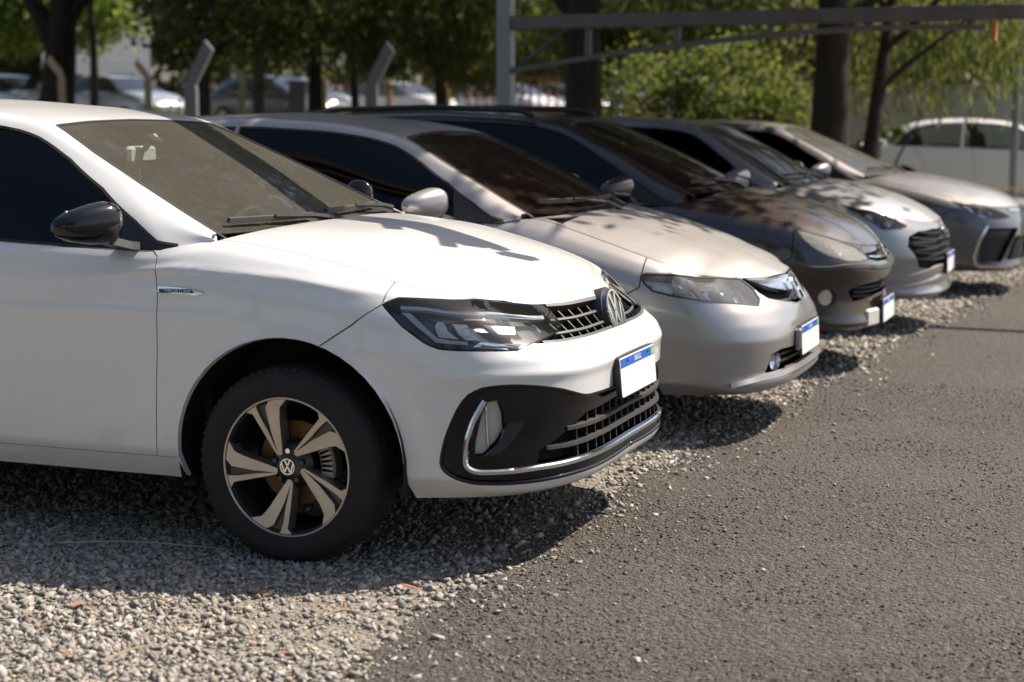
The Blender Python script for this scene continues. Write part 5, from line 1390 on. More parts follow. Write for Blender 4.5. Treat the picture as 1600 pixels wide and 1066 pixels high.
def stones(name, P, size, mat, rng, sink=.15):
    """angular crushed stones: skewed blocks with every corner knocked about"""
    n = len(P)
    loc = BOX_V[None]*(.62+.38*rng.uniform(-1, 1, (n, 8, 1)))+.22*rng.uniform(-1, 1, (n, 8, 3))
    loc = loc*np.stack([rng.uniform(.8, 1.35, n), rng.uniform(.55, 1.0, n), rng.uniform(.35, .75, n)], 1)[:, None]
    R = rand_rot(n, rng)
    X = np.einsum('nij,nkj->nki', R, loc); X[..., 2] *= .8
    X = X*(size[:, None, None]*.62)+P[:, None]; X[..., 2] += (size*(.30-sink))[:, None]
    T = (BOX_T[None]+8*np.arange(n)[:, None, None]).reshape(-1, 3)
    return fast_mesh(name, X.reshape(-1, 3), T, mat)
def build_gravel():
    rng = np.random.default_rng(3); mat = stone_material()
    pts = []; sz = []
    def zone(x0, x1, y0, y1, dens, s0, s1):
        n = int((x1-x0)*(y1-y0)*dens); x = rng.uniform(x0, x1, n); y = rng.uniform(y0, y1, n)
        d = x-edge_x(y)-.06*np.array([mnoise.noise((2, a*2.2, 0)) for a in y])
        keep = rng.uniform(0, 1, n) < np.where(d < -.01, 1, np.exp(-(d+.01)/.075)); keep &= d < .55
        patch_ = np.array([mnoise.noise((a*1.1, b*1.1, 9)) for a, b in zip(x, y)]); keep &= rng.uniform(0, 1, n) < np.clip(1.05+patch_*1.2, .3, 1)
        x, y = x[keep], y[keep]; s = rng.uniform(0, 1, len(x))**2.6*(s1-s0)+s0
        pts.append(np.stack([x, y, drop(y)], 1)); sz.append(s)
    zone(-1.7, 1.05, -2.7, -.6, 7800, .006, .030)
    zone(-1.7, 1.05, -.6, 1.3, 4600, .008, .030)
    zone(-.2, 1.2, 1.3, 4.0, 3000, .010, .034)
    zone(.1, 1.6, 4.0, 8.0, 1300, .018, .045)
    zone(.4, 2.4, 8.0, 14, 550, .025, .055)
    P = np.concatenate(pts); S_ = np.concatenate(sz)
    o = stones('gravel', P, S_, mat, rng); tag(o, 'pale crushed stone gravel under and before the parked cars', 'gravel', kind='stuff')
    # loose chips on the lane
    n = 1500; y = -2.6+rng.uniform(0, 1, n)**1.6*12; x = edge_x(y)+.06+rng.exponential(.30, n); k = x < 3.5
    P = np.stack([x[k], y[k], drop(y[k])+.0045], 1); s = rng.uniform(.004, .010, k.sum())+.012*rng.uniform(0, 1, k.sum())**8
    o = stones('loose_chippings', P, s, mat, rng, .05); tag(o, 'loose stone chippings scattered over the dark lane', 'chippings', kind='stuff')
    # coarse grit standing proud of the worn binder
    n = 60000; y = -2.7+rng.uniform(0, 1, n)**1.5*6.5; x = edge_x(y)+.02+rng.uniform(0, 1, n)*np.minimum(2.9, 1.3+.55*(y+2.7)); cl_ = np.array([mnoise.noise((a*1.6, b*1.6, 4)) for a, b in zip(x, y)]); k = rng.uniform(0, 1, n) < np.clip(.55+cl_*1.4, .08, 1)
    P = np.stack([x[k], y[k], drop(y[k])+.003], 1); s = .0045+.0085*rng.uniform(0, 1, k.sum())**2.2
    o = stones('asphalt_grit', P, s, grit_material(), rng, .12); tag(o, 'coarse brown grit in the surface of the asphalt lane', 'grit', kind='stuff')
    # dry leaves and twigs on the gravel
    m = MB()
    for _ in range(30):
        a, b = rng.uniform(-1.4, .55), rng.uniform(-2.5, -.9); L = rng.uniform(.015, .035); w = L*.4; r = rng.uniform(0, 6.28); z = .016
        c_, s_ = math.cos(r), math.sin(r); q = [(-L, 0, .002), (-L*.3, w, .006), (L*.5, w*.7, .002), (L, 0, .008), (L*.4, -w*.8, .006), (-L*.4, -w, .001)]
        m.add([(a+x*c_-y_*s_, b+x*s_+y_*c_, z+h) for x, y_, h in q], [(0, 1, 2, 3), (0, 3, 4, 5)])
    o = m.build('leaf_litter', simple('dry_leaf', (.30, .15, .075), .85, vary=.5, vscale=15)); tag(o, 'dry reddish leaves lying on the gravel', 'leaves', kind='stuff')
    tw = simple('dry_twig', (.36, .28, .19), .85)
    m = MB()
    for (a, b, L, r) in [(-.78, -.98, .55, .25), (.18, -1.70, .18, .3), (.30, -1.62, .15, 2.4), (-.20, -1.45, .16, .1), (.05, -1.95, .2, 1.2), (.40, -1.40, .12, .8), (-.55, -1.8, .2, 2.8), (-.9, -1.35, .22, .6)]:
        m.tube([(a+math.cos(r)*L*q, b+math.sin(r)*L*q+.012*math.sin(q*5), .024+.01*math.sin(q*3)) for q in np.linspace(0, 1, 6)], [.004, .0036, .003, .003, .0024, .0015], 5)
    o = m.build('twig_litter', tw); tag(o, 'thin dry twigs lying on the gravel', 'twigs', kind='stuff')

# ---------------------------------------------------------------- trees
def leaf_material(name, a, b, c):
    t = NT(name); g = t.n('ShaderNodeNewGeometry')
    col = t.ramp(g.outputs['Random Per Island'], [(0, a), (.55, b), (1, c)])
    t.set(Base_Color=col, Roughness=.55, Specular_IOR_Level=.35)
    tr = t.n('ShaderNodeBsdfTranslucent'); t.l(t.mix(.35, col, (.30, .36, .05)), tr.inputs[0])
    mx = t.n('ShaderNodeMixShader'); mx.inputs[0].default_value = .5; t.l(t.b.outputs[0], mx.inputs[1]); t.l(tr.outputs[0], mx.inputs[2]); t.l(mx.outputs[0], t.out.inputs['Surface'])
    return t.m
def bark_material(name, a, b):
    t = NT(name); v = t.coord(scale=(1, 1, .25)); n = t.noise(v, 9, 6, .7); n2 = t.noise(t.coord(), 1.2, 3)
    t.set(Base_Color=t.mix(t.ramp(n, [(.3, 0.0), (.7, 1.0)]), a, t.mix(n2, b, tuple(k*.6 for k in b))), Roughness=.95, Specular_IOR_Level=.15); t.bump(n, .9, .05)
    return t.m
M['leaf_dark'] = leaf_material('dark_leaf', (.020, .030, .011), (.048, .062, .021), (.110, .120, .045))
M['leaf_mid'] = leaf_material('mid_leaf', (.042, .062, .018), (.100, .125, .036), (.190, .205, .065))
M['leaf_lime'] = leaf_material('lime_leaf', (.055, .105, .018), (.115, .190, .030), (.190, .260, .055))
M['leaf_olive'] = leaf_material('olive_needle', (.055, .062, .024), (.125, .130, .050), (.215, .200, .085))
M['leaf_pale'] = leaf_material('pale_willow_leaf', (.085, .110, .040), (.150, .170, .065), (.230, .230, .110))
M['bark_dark'] = bark_material('dark_bark', (.020, .016, .012), (.070, .054, .040))
M['bark_grey'] = bark_material('grey_bark', (.045, .038, .030), (.14, .115, .090))

def leaves(name, blobs, n, size, mat, rng, parent, hang=0.0, aspect=.5):
    """leaf blades gathered in clumps inside the given ellipsoids (centre, radii, weight)"""
    W = np.array([b[2] for b in blobs]); W = W/W.sum(); out = []
    for (c, r, _), w in zip(blobs, W):
        k = int(n*w); nc = max(6, k//70)
        d = rng.standard_normal((nc, 3)); d /= np.linalg.norm(d, axis=1, keepdims=True); rad = rng.uniform(.35, 1.05, nc)**.6
        cc = np.array(c)+d*rad[:, None]*np.array(r)
        idx = rng.integers(0, nc, k); spread = np.mean(r)*.20
        p = cc[idx]+rng.standard_normal((k, 3))*spread*np.array([1, 1, .75])
        if hang: p[:, 2] -= rng.uniform(0, 1, k)**1.5*hang
        out.append(p)
    P = np.concatenate(out); k = len(P)
    R = rand_rot(k, rng); s = size*rng.uniform(.6, 1.35, k)
    q = np.array([(-1, 0, 0), (0, -aspect, .12), (1, 0, -.1), (0, aspect, .12)])
    if hang:
        a = rng.uniform(0, 6.28, k); dirs = np.stack([np.cos(a)*.35, np.sin(a)*.35, -np.ones(k)], 1); dirs /= np.linalg.norm(dirs, axis=1, keepdims=True)
        sd = np.stack([-np.sin(a), np.cos(a), 0*a], 1); up = np.cross(dirs, sd); R = np.stack([dirs, sd, up], 2)
    X = np.einsum('nij,kj->nki', R, q)*s[:, None, None]*.5+P[:, None]
    T = np.arange(4*k).reshape(k, 4)
    return fast_mesh(name, X.reshape(-1, 3), T, mat, parent)

def limb(m, p0, p1, r0, r1, rng, wob=.06, n=7):
    p0, p1 = np.array(p0, float), np.array(p1, float); L = np.linalg.norm(p1-p0); pts = []
    ph = rng.uniform(0, 6.28, 3)
    for q in np.linspace(0, 1, n): pts.append(p0+(p1-p0)*q+L*wob*np.array([math.sin(3*q+ph[0]), math.sin(2.6*q+ph[1]), .3*math.sin(4*q+ph[2])])*q*(1.1-q))
    m.tube(pts, [r0+(r1-r0)*q**.8 for q in np.linspace(0, 1, n)], 9); return pts

def tree(name, label, base, h, r, crown, n, size, leaf, bark, seed, limbs=5, lean=(0, 0), hang=0.0, group=None, fork=None, aspect=.5, tall=False):
    rng = np.random.default_rng(seed); x, y = base; z = float(ground_z(x, y))
    root = empty(name, (x, y, z)); tag(root, label, 'tree', group)
    m = MB()
    top = (lean[0], lean[1], h*.75)
    m.tube([(0, 0, -.1), (0, 0, .05), (.01, 0, .35)], [r*1.45, r*1.25, r*1.05], 12)
    pts = limb(m, (.01, 0, .3), top, r*1.05, r*.35, rng, .05, 10)
    for k in range(limbs):
        q = pts[int(3+k % 6)]; a = rng.uniform(0, 6.28); L = h*rng.uniform(.22, .4)
        limb(m, q, (q[0]+math.cos(a)*L*.8, q[1]+math.sin(a)*L*.8, q[2]+L*rng.uniform(.35, .8)), r*.42, r*.10, rng, .08)
    for f in (fork or []): limb(m, f[0], f[1], f[2], f[3], rng, .05)
    m.build('trunk', M[bark], root, auto=1.0)
    if tall: crown = crown+[((0, 0, h+1.6), (3.4, 3.4, 2.6), 1.0), ((.5, -.4, h+4.6), (2.6, 2.6, 2.0), .6)]; n = int(n*1.7)
    leaves('crown', crown, n, size, M[leaf], rng, root, hang, aspect)
    return root

# ---------------------------------------------------------------- street furniture
M['steel'] = simple('weathered_steel', (.13, .125, .12), .55, .3, vary=.3, vscale=6, bump=(60, .1, .003))
M['steel_pale'] = simple('galvanised_post', (.24, .25, .26), .5, .5, vary=.2, vscale=5)
M['rust_steel'] = simple('rust_brown_steel', (.165, .135, .118), .7, .1, vary=.4, vscale=5)
M['concrete_grey'] = simple('grey_concrete', (.12, .13, .14), .9, vary=.25, vscale=5, bump=(40, .4, .01))
M['concrete_tan'] = simple('tan_concrete', (.58, .42, .26), .9, vary=.22, vscale=5, bump=(40, .4, .01))
M['concrete_wall'] = simple('pale_concrete_wall', (.55, .54, .52), .92, vary=.22, vscale=1.5, bump=(14, .5, .02))
M['brick_red'] = simple('red_brown_paint', (.22, .085, .05), .8, vary=.3, vscale=4)
M['wire'] = simple('rusty_wire', (.14, .09, .06), .7, .4)
M['safety_orange'] = simple('orange_paint', (.55, .22, .03), .5)
M['chain_yellow'] = simple('yellow_plastic_chain', (.62, .40, .04), .5)
M['render_white'] = simple('white_render', (.62, .62, .60), .9, vary=.1, vscale=2)
M['window_dark'] = simple('dark_pane', (.03, .035, .04), .15, coat=.5)

def carport_truss(label, y, xc, x_end, x_chord, zt, beam_end=None, tab=True, rz=0.0, sag=.33, stubs=()):
    """cantilever frame: a column, a straight top beam and a bowed lower chord tied by short struts"""
    g = float(drop(y)); root = empty('carport_frame', (xc, y, g), rz); tag(root, label, 'carport frame')
    c = MB(); c.box((0, 0, (zt+.75)/2), (.125, .125, zt+.75), None, .008); c.box((0, 0, .012), (.26, .26, .024), None, .004); c.build('column', M['steel_pale'], root)
    L = (beam_end or x_end)-xc
    b = MB(); b.box((L/2, 0, zt), (L-.13, .10, .115), None, .006); b.build('top_beam', M['rust_steel'], root)
    def chord(x):
        t = (x-xc)/(x_chord-xc); return zt-.085-sag*(1-t)**2.0*(1 if t < 1 else 0)-.030*max(0, (t-.75)/.25)**1.5
    xs = np.linspace(xc+.06, x_chord, 26)
    P = [(x-xc, 0, chord(x)) for x in xs]; m = MB(); m.sweep(P, [(0, 0, 1)]*len(P), [(-.04, -.02), (.04, -.02), (.04, .02), (-.04, .02)]); m.build('lower_chord', M['rust_steel'], root)
    for x in np.linspace(xc+.75, x_chord-.12, 5):
        z0 = chord(x)+.02; z1 = zt-.0575
        if z1-z0 > .02: s = MB(); s.box((x-xc, 0, (z0+z1)/2), (.05, .05, z1-z0-.002), None, .004); s.build('strut', M['rust_steel'], root)
    d = MB(); d.tube([(.06, 0, zt-.40), (.55, 0, zt-.06)], .016, 6); d.build('brace', M['steel'], root)
    for xx in stubs: q = MB(); q.box((xx-xc, 0, zt+.085), (.04, .30, .05), Matrix.Rotation(.7, 3, 'Z'), .004); q.build('shadow_stub', M['rust_steel'], root)  # added crosspieces that break up the tip of the cast shadow
    if tab: q = MB(); q.box((x_chord-xc+.06, 0, zt-.13), (.035, .09, .17), None, .004); q.build('end_tab', M['safety_orange'], root)
    return root

def bent_post(name, label, p, h, bend, w, mat, d, group):
    """fence post with a cranked top; d = (dx, dy) of the arm"""
    z = float(ground_z(p[0], p[1]))
    m = MB(); pts = [(0, 0, -.1), (0, 0, bend*.5), (0, 0, bend-.06), (d[0]*.08, d[1]*.08, bend+.05), (d[0]*.55, d[1]*.55, bend+(h-bend)*.55), (d[0], d[1], h)]
    ups = [(d[0], d[1], 0)]*3+[(d[0]*.8, d[1]*.8, -.3)]*3
    up = np.array(ups, float); up /= np.linalg.norm(up, axis=1, keepdims=True)
    m.sweep(pts, up, [(-w/2, -w/2), (w/2, -w/2), (w/2, w/2), (-w/2, w/2)]); o = m.build(name, mat); o.location = (p[0], p[1], z)
    if label: tag(o, label, 'post', group)
    return o

# ================================================================ the scene
build_ground()
build_gravel()

# carport frames: one stands between the silver hatchback and the grey sedan, the other over the two nearest cars
carport_truss('brown steel carport frame with bowed lower chord between the last two cars', 8.12, -2.72, 1.2, 1.25, 2.26, 3.2, True, -.05)
carport_truss('brown steel carport frame reaching over the gap beside the white car', 1.12, -2.80, 1.12, 1.08, 2.26, 1.14, True, -.115, .22, (.72, .98))
pl = MB(); pl.tube([(0, 0, -.1), (0, 0, 4.2)], .055, 12); pl.lathe([(0, 0), (.11, 0), (.11, .02), (0, .02)], 16); p = pl.build('steel_pole', M['steel_pale'], auto=.6); p.location = (.61, 19.16, float(drop(19)))
tag(p, 'thin grey steel pole rising behind the farthest white car', 'pole')

# ---- trees
tree('tree', 'dark tree with forked trunk at the far left', (-20.1, 25.8), 9.0, .40, [((-.5, .5, 6.2), (2.6, 2.6, 1.8), 1), ((1.8, 1.0, 5.4), (1.8, 2, 1.3), .6), ((-2.4, -.6, 5.0), (1.8, 1.6, 1.0), .5)], 15000, .16, 'leaf_mid', 'bark_dark', 11, 6, (.6, .2), fork=[((.1, 0, 1.9), (-1.6, -.5, 5.0), .26, .10), ((.2, 0, 2.2), (2.1, .8, 5.4), .24, .09)])
tree('tree', 'straight dark trunk behind the slanting grey post over the silver sedan', (-13.4, 20.8), 9.0, .15, [((0, 0, 7), (2.6, 2.6, 2.2), 1), ((.8, .4, 4.0), (2.0, 2.0, 1.0), .8)], 17000, .17, 'leaf_dark', 'bark_dark', 12, 5, tall=True)
tree('tree', 'slim brown trunk just left of the concrete pier', (-13.45, 23.0), 9.0, .13, [((0, 0, 6.6), (2.6, 2.4, 2.4), 1), ((-.5, .5, 3.9), (2.2, 2, 1.2), .9)], 17000, .17, 'leaf_dark', 'bark_grey', 13, 5, tall=True)
tree('tree', 'straight trunk right above the concrete pier', (-13.4, 25.2), 10.0, .17, [((0, 0, 7), (3.0, 2.8, 2.6), 1), ((.6, -.5, 4.0), (2.4, 2, 1.2), .9)], 18000, .18, 'leaf_dark', 'bark_dark', 14, 5, tall=True)
tree('tree', 'thin pale trunk left of the second slanting grey post', (-14.4, 29.1), 9.0, .10, [((0, 0, 6.5), (2.8, 2.6, 2.4), 1), ((0, .5, 3.9), (2.2, 2, 1.2), .9)], 16000, .19, 'leaf_dark', 'bark_grey', 15, 4, tall=True)
tree('pine_tree', 'pine with drooping olive needle sprays left of the carport column', (-11.9, 28.2), 8.5, .16, [((0, 0, 6.2), (2.4, 2.4, 2.0), 1), ((.7, .1, 3.3), (1.3, 1.5, 1.2), 1.1), ((-1.2, -.3, 3.6), (1.1, 1.2, 1.0), .7)], 16000, .20, 'leaf_olive', 'bark_grey', 16, 6, hang=.5, aspect=.18, tall=True)
tree('tree', 'big dark trunk behind the black car, unseen bough shading the parked cars', (-3.53, 12.75), 9.0, .245, [((-.3, .3, 7.0), (3.2, 3.2, 2.2), 1), ((-1.6, .8, 4.6), (2.0, 2, 1.0), .6), ((1.0, 2.5, 4.2), (2, 1.6, .9), .5), ((3.75, -5.3, 4.8), (1.9, 3.4, .5), 3.2), ((3.85, -7.9, 4.5), (1.75, 1.2, .4), 1.4), ((2.6, -1.6, 5.2), (1.8, 1.6, .7), .5)], 82000, .15, 'leaf_dark', 'bark_dark', 17, 6, (-.25, .1), fork=[((-.1, 0, 3.7), (3.2, -7.8, 4.6), .14, .04), ((-.1, 0, 4.1), (3.8, -4.4, 5.0), .12, .04), ((1.5, -3.4, 4.3), (4.4, -6.4, 4.8), .06, .02)], tall=True)  # limbs and low foliage above the view are shaped to shade the cars
tree('tree', 'massive dark trunk behind the grey sedan', (-1.12, 14.2), 9.0, .25, [((.0, 1.5, 7.2), (3.2, 3.0, 2.0), 1), ((-.6, 2.0, 5.0), (1.8, 1.6, .9), .3)], 15000, .15, 'leaf_mid', 'bark_dark', 18, 6, (.25, .3), tall=True)
tree('willow_tree', 'weeping tree with pale hanging foliage before the concrete wall', (-1.0, 16.0), 6.5, .12, [((.55, 2.6, 4.4), (1.5, 1.5, 1.2), 1), ((.2, 2.9, 3.2), (1.1, 1.0, .7), .9), ((1.2, 2.2, 3.0), (.9, .9, .6), .7), ((-.3, 2.4, 2.9), (.7, .8, .6), .5)], 8500, .14, 'leaf_pale', 'bark_dark', 19, 4, (.5, 1.2), hang=1.15, aspect=.22)
tree('tree', 'bright lime green tree over the wall at the far right', (-.3, 31.5), 6.5, .14, [((0, 0, 4.4), (2.4, 2.0, 1.5), 1), ((.6, -.3, 2.9), (2.0, 1.4, .8), .8), ((2.6, -1.0, 3.6), (1.6, 1.4, 1.2), .7)], 14000, .18, 'leaf_lime', 'bark_grey', 20, 5)
tree('tree', 'sunlit green tree behind the forked trunk at the far left', (-25.4, 32.5), 8.0, .2, [((0, 0, 5), (3.4, 3, 2.4), 1), ((1.0, -1, 3.0), (2.4, 2, .8), .7)], 13000, .24, 'leaf_lime', 'bark_dark', 21, 5)
tree('tree', 'slim tree in front of the white building', (-21.1, 28.7), 8.5, .11, [((.3, .3, 6.4), (2.4, 2.4, 1.8), 1), ((1.9, .8, 3.6), (1.3, 1.2, .6), .4)], 10000, .2, 'leaf_mid', 'bark_grey', 22, 4)
tree('tree', 'tall leafy tree seen over the black car left of the big trunk', (-8.4, 33.0), 9.0, .18, [((0, 0, 5.6), (3.2, 3, 2.6), 1), ((-.6, -.4, 3.2), (2.4, 2, 1.0), .8)], 17000, .21, 'leaf_dark', 'bark_dark', 23, 5, tall=True)
tree('tree', 'olive green tree above the shrub and under the carport beam', (-5.6, 27.5), 8.0, .18, [((0, 0, 5.0), (3.2, 2.6, 2.2), 1), ((.9, -.4, 3.0), (2.0, 1.6, .9), .8)], 14000, .19, 'leaf_olive', 'bark_grey', 24, 5, tall=True)
for k, (x, y, h) in enumerate([(-15, -16, 11.5), (-8.5, -18, 12.5), (-2.5, -17, 10.5), (5, -19, 12.5), (12, -17, 12)]):
    tree('tree', ('spreading tree across the lane, farthest left', 'tall tree across the lane, second from left', 'lowest tree across the lane behind the viewer', 'tall tree across the lane, second from right', 'broad tree across the lane, farthest right')[k], (x, y), h, .22, [((0, 0, h*.62), (3.6, 3.2, h*.32), 1), ((1.2, .5, h*.4), (2.4, 2.2, h*.12), .4)], 7000, .30, 'leaf_mid', 'bark_grey', 40+k, 4, group='trees across the lane')

def shrub(label, base, blobs, n, size, leaf, seed):
    rng = np.random.default_rng(seed); r = empty('shrub', (base[0], base[1], float(drop(base[1])))); tag(r, label, 'shrub'); m = MB()
    for _ in range(7): limb(m, (rng.uniform(-.3, .3), rng.uniform(-.3, .3), -.05), (rng.uniform(-1, 1), rng.uniform(-.8, .8), rng.uniform(1.0, 1.9)), .03, .01, rng)
    m.build('stems', M['bark_grey'], r); leaves('foliage', blobs, n, size, M[leaf], rng, r)
shrub('tall dark green climbing shrub beyond the silver hatchback', (-3.9, 19.0), [((-.7, 0, 1.5), (1.0, .9, .95), 1), ((.5, .3, 1.7), (1.0, .8, .95), 1), ((-.1, -.1, .9), (1.4, .9, .8), 1), ((1.1, .5, 1.2), (.7, .7, .8), .5)], 15000, .105, 'leaf_mid', 31)
shrub('bright green low shrub behind the fence at the left', (-19.5, 29.4), [((0, 0, .9), (1.0, .9, .8), 1)], 3000, .14, 'leaf_lime', 32)
shrub('small bright green shrub beside the grey sedan roof', (-1.15, 17.2), [((0, 0, 1.0), (.22, .22, .16), 1), ((.25, .1, 1.25), (.28, .2, .14), 1)], 330, .10, 'leaf_lime', 33)
# far-off wood that closes the view
rng = np.random.default_rng(50); bl = []
for k in range(40):
    t = k/39; x = -58+t*66; y = 62+t*18+rng.uniform(-4, 4); bl.append(((x, y, rng.uniform(2.4, 7.0)), (3.6, 3.0, rng.uniform(2.2, 3.4)), 1))
wd = leaves('distant_wood', bl, 52000, .55, M['leaf_dark'], rng, None); tag(wd, 'dark mass of distant trees behind everything', 'wood', kind='stuff')

# ---- fence with cranked posts
fp0 = FENCE_A; fd = FENCE_D
fence = empty('chain_link_fence', (0, 0, 0)); tag(fence, 'rusty chain link fence on cranked tan concrete posts behind the cars', 'fence')
spots = [-6.0, -3.0, 0, 2.4, 5.4, 8.4, 11.1, 13.8, 16.45]
for s in spots:
    p = fp0+fd*s; o = bent_post('fence_post', None, p, 1.50, 1.17, .13, M['concrete_tan'], (-.21, -.085), None); o.parent = fence
zf = float(ground_z(-25, 30))
for a, b in zip(spots[:-1], spots[1:]):
    pa, pb = fp0+fd*a, fp0+fd*b; L = b-a; m = MB(); st = .11
    nn = int((L+1.07)/st)
    for k in range(nn):
        for dr in (1, -1):
            s0 = k*st-1.07
            q = []
            for zz in (.05, 1.12):
                ss = s0+(zz-.05) if dr > 0 else s0+1.07-(zz-.05)
                q.append((ss, zz))
            (u0, z0), (u1, z1) = q
            # clip to the panel
            def cl(u0, z0, u1, z1):
                t0, t1 = 0., 1.
                if u1 == u0: return None
                for lim, sg in ((0, 1), (L, -1)):
                    f0, f1 = (u0-lim)*sg, (u1-lim)*sg
                    if f0 < 0 and f1 < 0: return None
                    if f0 < 0: t0 = max(t0, f0/(f0-f1))
                    if f1 < 0: t1 = min(t1, f0/(f0-f1))
                return (t0, t1) if t1 > t0 else None
            r = cl(u0, z0, u1, z1)
            if not r: continue
            pts = []
            for t in r:
                u = u0+(u1-u0)*t; z = z0+(z1-z0)*t; pp = pa+fd*u; pts.append((pp[0], pp[1], z+zf))
            m.tube(pts, .0042, 3, False)
    o = m.build('wire_mesh', M['wire'], fence); o['kind'] = 'stuff'
    for z in (.08, .6, 1.12): MB().tube([(pa[0], pa[1], z+zf), (pb[0], pb[1], z+zf)], .005, 4).build('line_wire', M['wire'], fence)
    for k in range(3):
        e = np.array([-.21, -.085])*(.35+.3*k); z = 1.22+.10*k; MB().tube([(pa[0]+e[0], pa[1]+e[1], z+zf), (pb[0]+e[0], pb[1]+e[1], z+zf)], .005, 4).build('barbed_wire', M['wire'], fence)
for lab, p, h, bnd in (('slanting grey concrete post nearest the white car roof', (-10.95, 16.5), 2.52, 1.95), ('second slanting grey concrete post above the silver sedan', (-8.45, 17.45), 2.50, 1.95), ('slanting grey concrete post right of the big dark trunk', (-6.6, 23.55), 2.40, 1.95)):
    bent_post('concrete_post', lab, p, h, bnd, .18, M['concrete_grey'], (.27, .10), 'slanting grey concrete posts')
# ---- pier, red fence, wall, house
m = MB(); m.box((0, 0, 1.0), (.42, .42, 2.1), None, .02); m.box((0, 0, 2.08), (.5, .5, .08), None, .01); o = m.build('concrete_pier', M['concrete_grey']); o.location = (-16.6, 30.6, zf-.9); tag(o, 'square grey concrete pier behind the fence', 'pier')
rf = empty('red_railing', (-14.0, 40.0, zf)); tag(rf, 'red brown railing with upright bars right of the carport column', 'railing')
m = MB(); m.box((0, 0, .25), (4.2, .2, .7), Matrix.Rotation(.35, 3, 'Z'), .01); m.build('plinth', M['brick_red'], rf)
for k in range(17):
    q = Matrix.Rotation(.35, 3, 'Z') @ Vector((-2.0+k*.25, 0, 0)); MB().box((q.x, q.y, .95), (.06, .06, 1.0)).build('bar', M['brick_red'], rf)
for z in (.65, 1.42): MB().box((0, 0, z), (4.2, .06, .07), Matrix.Rotation(.35, 3, 'Z')).build('rail', M['brick_red'], rf)
wl = MB(); A = np.array([-9.0, 37.0]); B = np.array([1.8, 27.7]); Cc = np.array([9, 21.5])
for a, b in ((A, B), (B, Cc)):
    d = b-a; L = np.linalg.norm(d); ang = math.atan2(d[1], d[0]); wl.box(((a+b)[0]/2, (a+b)[1]/2, .95-.13), (L, .2, 2.12), Matrix.Rotation(ang, 3, 'Z'), .01); wl.box(((a+b)[0]/2, (a+b)[1]/2, 2.05-.13), (L+.05, .28, .09), Matrix.Rotation(ang, 3, 'Z'), .01)
o = wl.build('concrete_wall', M['concrete_wall']); tag(o, 'pale grey concrete wall behind the farthest white car', 'wall')
hb = empty('white_building', (-42.2, 59.5, zf), .6); tag(hb, 'white rendered building glimpsed between trunks at the left', 'building')
m = MB(); m.box((0, 0, 3.5), (4.6, 8, 7.2)); m.build('wall', M['render_white'], hb); m = MB(); m.box((0, 0, 7.2), (5.0, 8.5, .3), None, .03); m.build('roof', M['concrete_grey'], hb)
for fl in (1.4, 4.6):
    for k in range(2):
        wn = MB(); wn.box((-1.1+2.2*k, -4.01, fl), (1.1, .08, 1.3), None, .01); w_ = wn.build('window', M['concrete_grey'], hb); MB().box((-1.1+2.2*k, -4.06, fl), (.95, .04, 1.15)).build('pane', M['window_dark'], w_)
        wn = MB(); wn.box((2.31, -1.9+3.4*k, fl), (.08, 1.0, 1.3), None, .01); w_ = wn.build('window', M['concrete_grey'], hb); MB().box((2.36, -1.9+3.4*k, fl), (.04, .86, 1.15)).build('pane', M['window_dark'], w_)
# ---- yellow chain
ch = empty('plastic_chain', (0, 0, 0)); tag(ch, 'yellow plastic chain hung in front of the farthest white car', 'chain')
for x, y in ((.2, 15.7), (1.55, 15.35), (2.9, 15.0)): MB().box((x, y, .28-.13), (.06, .06, .80), None, .005).build('post', M['steel'], ch)
for (x0, y0, x1, y1) in ((.2, 15.7, 1.55, 15.35), (1.55, 15.35, 2.9, 15.0)):
    for k in range(24):
        t = (k+.5)/24; z = .69-.05*4*t*(1-t)-.13; R = Matrix.Rotation(math.atan2(y1-y0, x1-x0), 3, 'Z') @ Matrix.Rotation(math.pi/2*(k % 2), 3, 'X')
        c = Vector((x0+(x1-x0)*t, y0+(y1-y0)*t, z)); m = MB(); m.tube([c+R @ Vector((.034*math.cos(a), .018*math.sin(a), 0)) for a in np.linspace(0, 2*math.pi, 9)], .006, 5, False); m.build('link', M['chain_yellow'], ch)

# ---- cars
for k in ('silver', 'black', 'hatch', 'saloon'):
    for q in ('windshield', 'header', 'glass', 'sail'): FEATS[k]['G.'+q] = FEATS['white']['G.'+q]
white, S1, G1, H1, sh1, sg1 = build_car('white_sedan', CAR_WHITE, FEATS['white'], dict(paint=M['white_paint'], screen=M['windscreen'], side=M['side_glass'], lamp=M['lamp_glass'], mirror=M['gloss_black']), (0, 0, 0, 0), .022, .013, True)
hero_details(white, S1, G1, H1, sh1, FEATS['white'])
GR = 'cars parked side by side on the gravel'
tag(white, 'white sedan with black mirror and alloy wheel, nearest the viewer', 'car', GR)
tag(make_silver(FEATS['silver'], (.145, 2.30, -.03, 0)), 'dusty silver sedan parked right beside the white sedan', 'car', GR)
tag(make_black(FEATS['black'], (.24, 4.45, -.055, 0)), 'dusty black estate car with roof rails and cloudy headlamps', 'car', GR)
tag(make_hatch(FEATS['hatch'], (.33, 6.6, -.08, 0)), 'silver hatchback with dark barred grille beyond the black estate car', 'car', GR)
tag(make_saloon(FEATS['saloon'], (.45, 9.65, -.115, 0)), 'dark grey sedan with bright bracket round its bumper vent', 'car', GR)
M['clear_side'] = glass('clear_side_glass', (.80, .84, .80), .05)
CF = dict(CAR_SILVER); CF['gpoly'] = dict(CAR_SILVER['gpoly'], glass_ext=[(1.72, 1.272), (1.72, .825)], rear_glass=[(1.78, .825), (2.20, .83), (2.45, .88), (2.62, 1.02), (2.70, 1.262), (1.78, 1.272)])
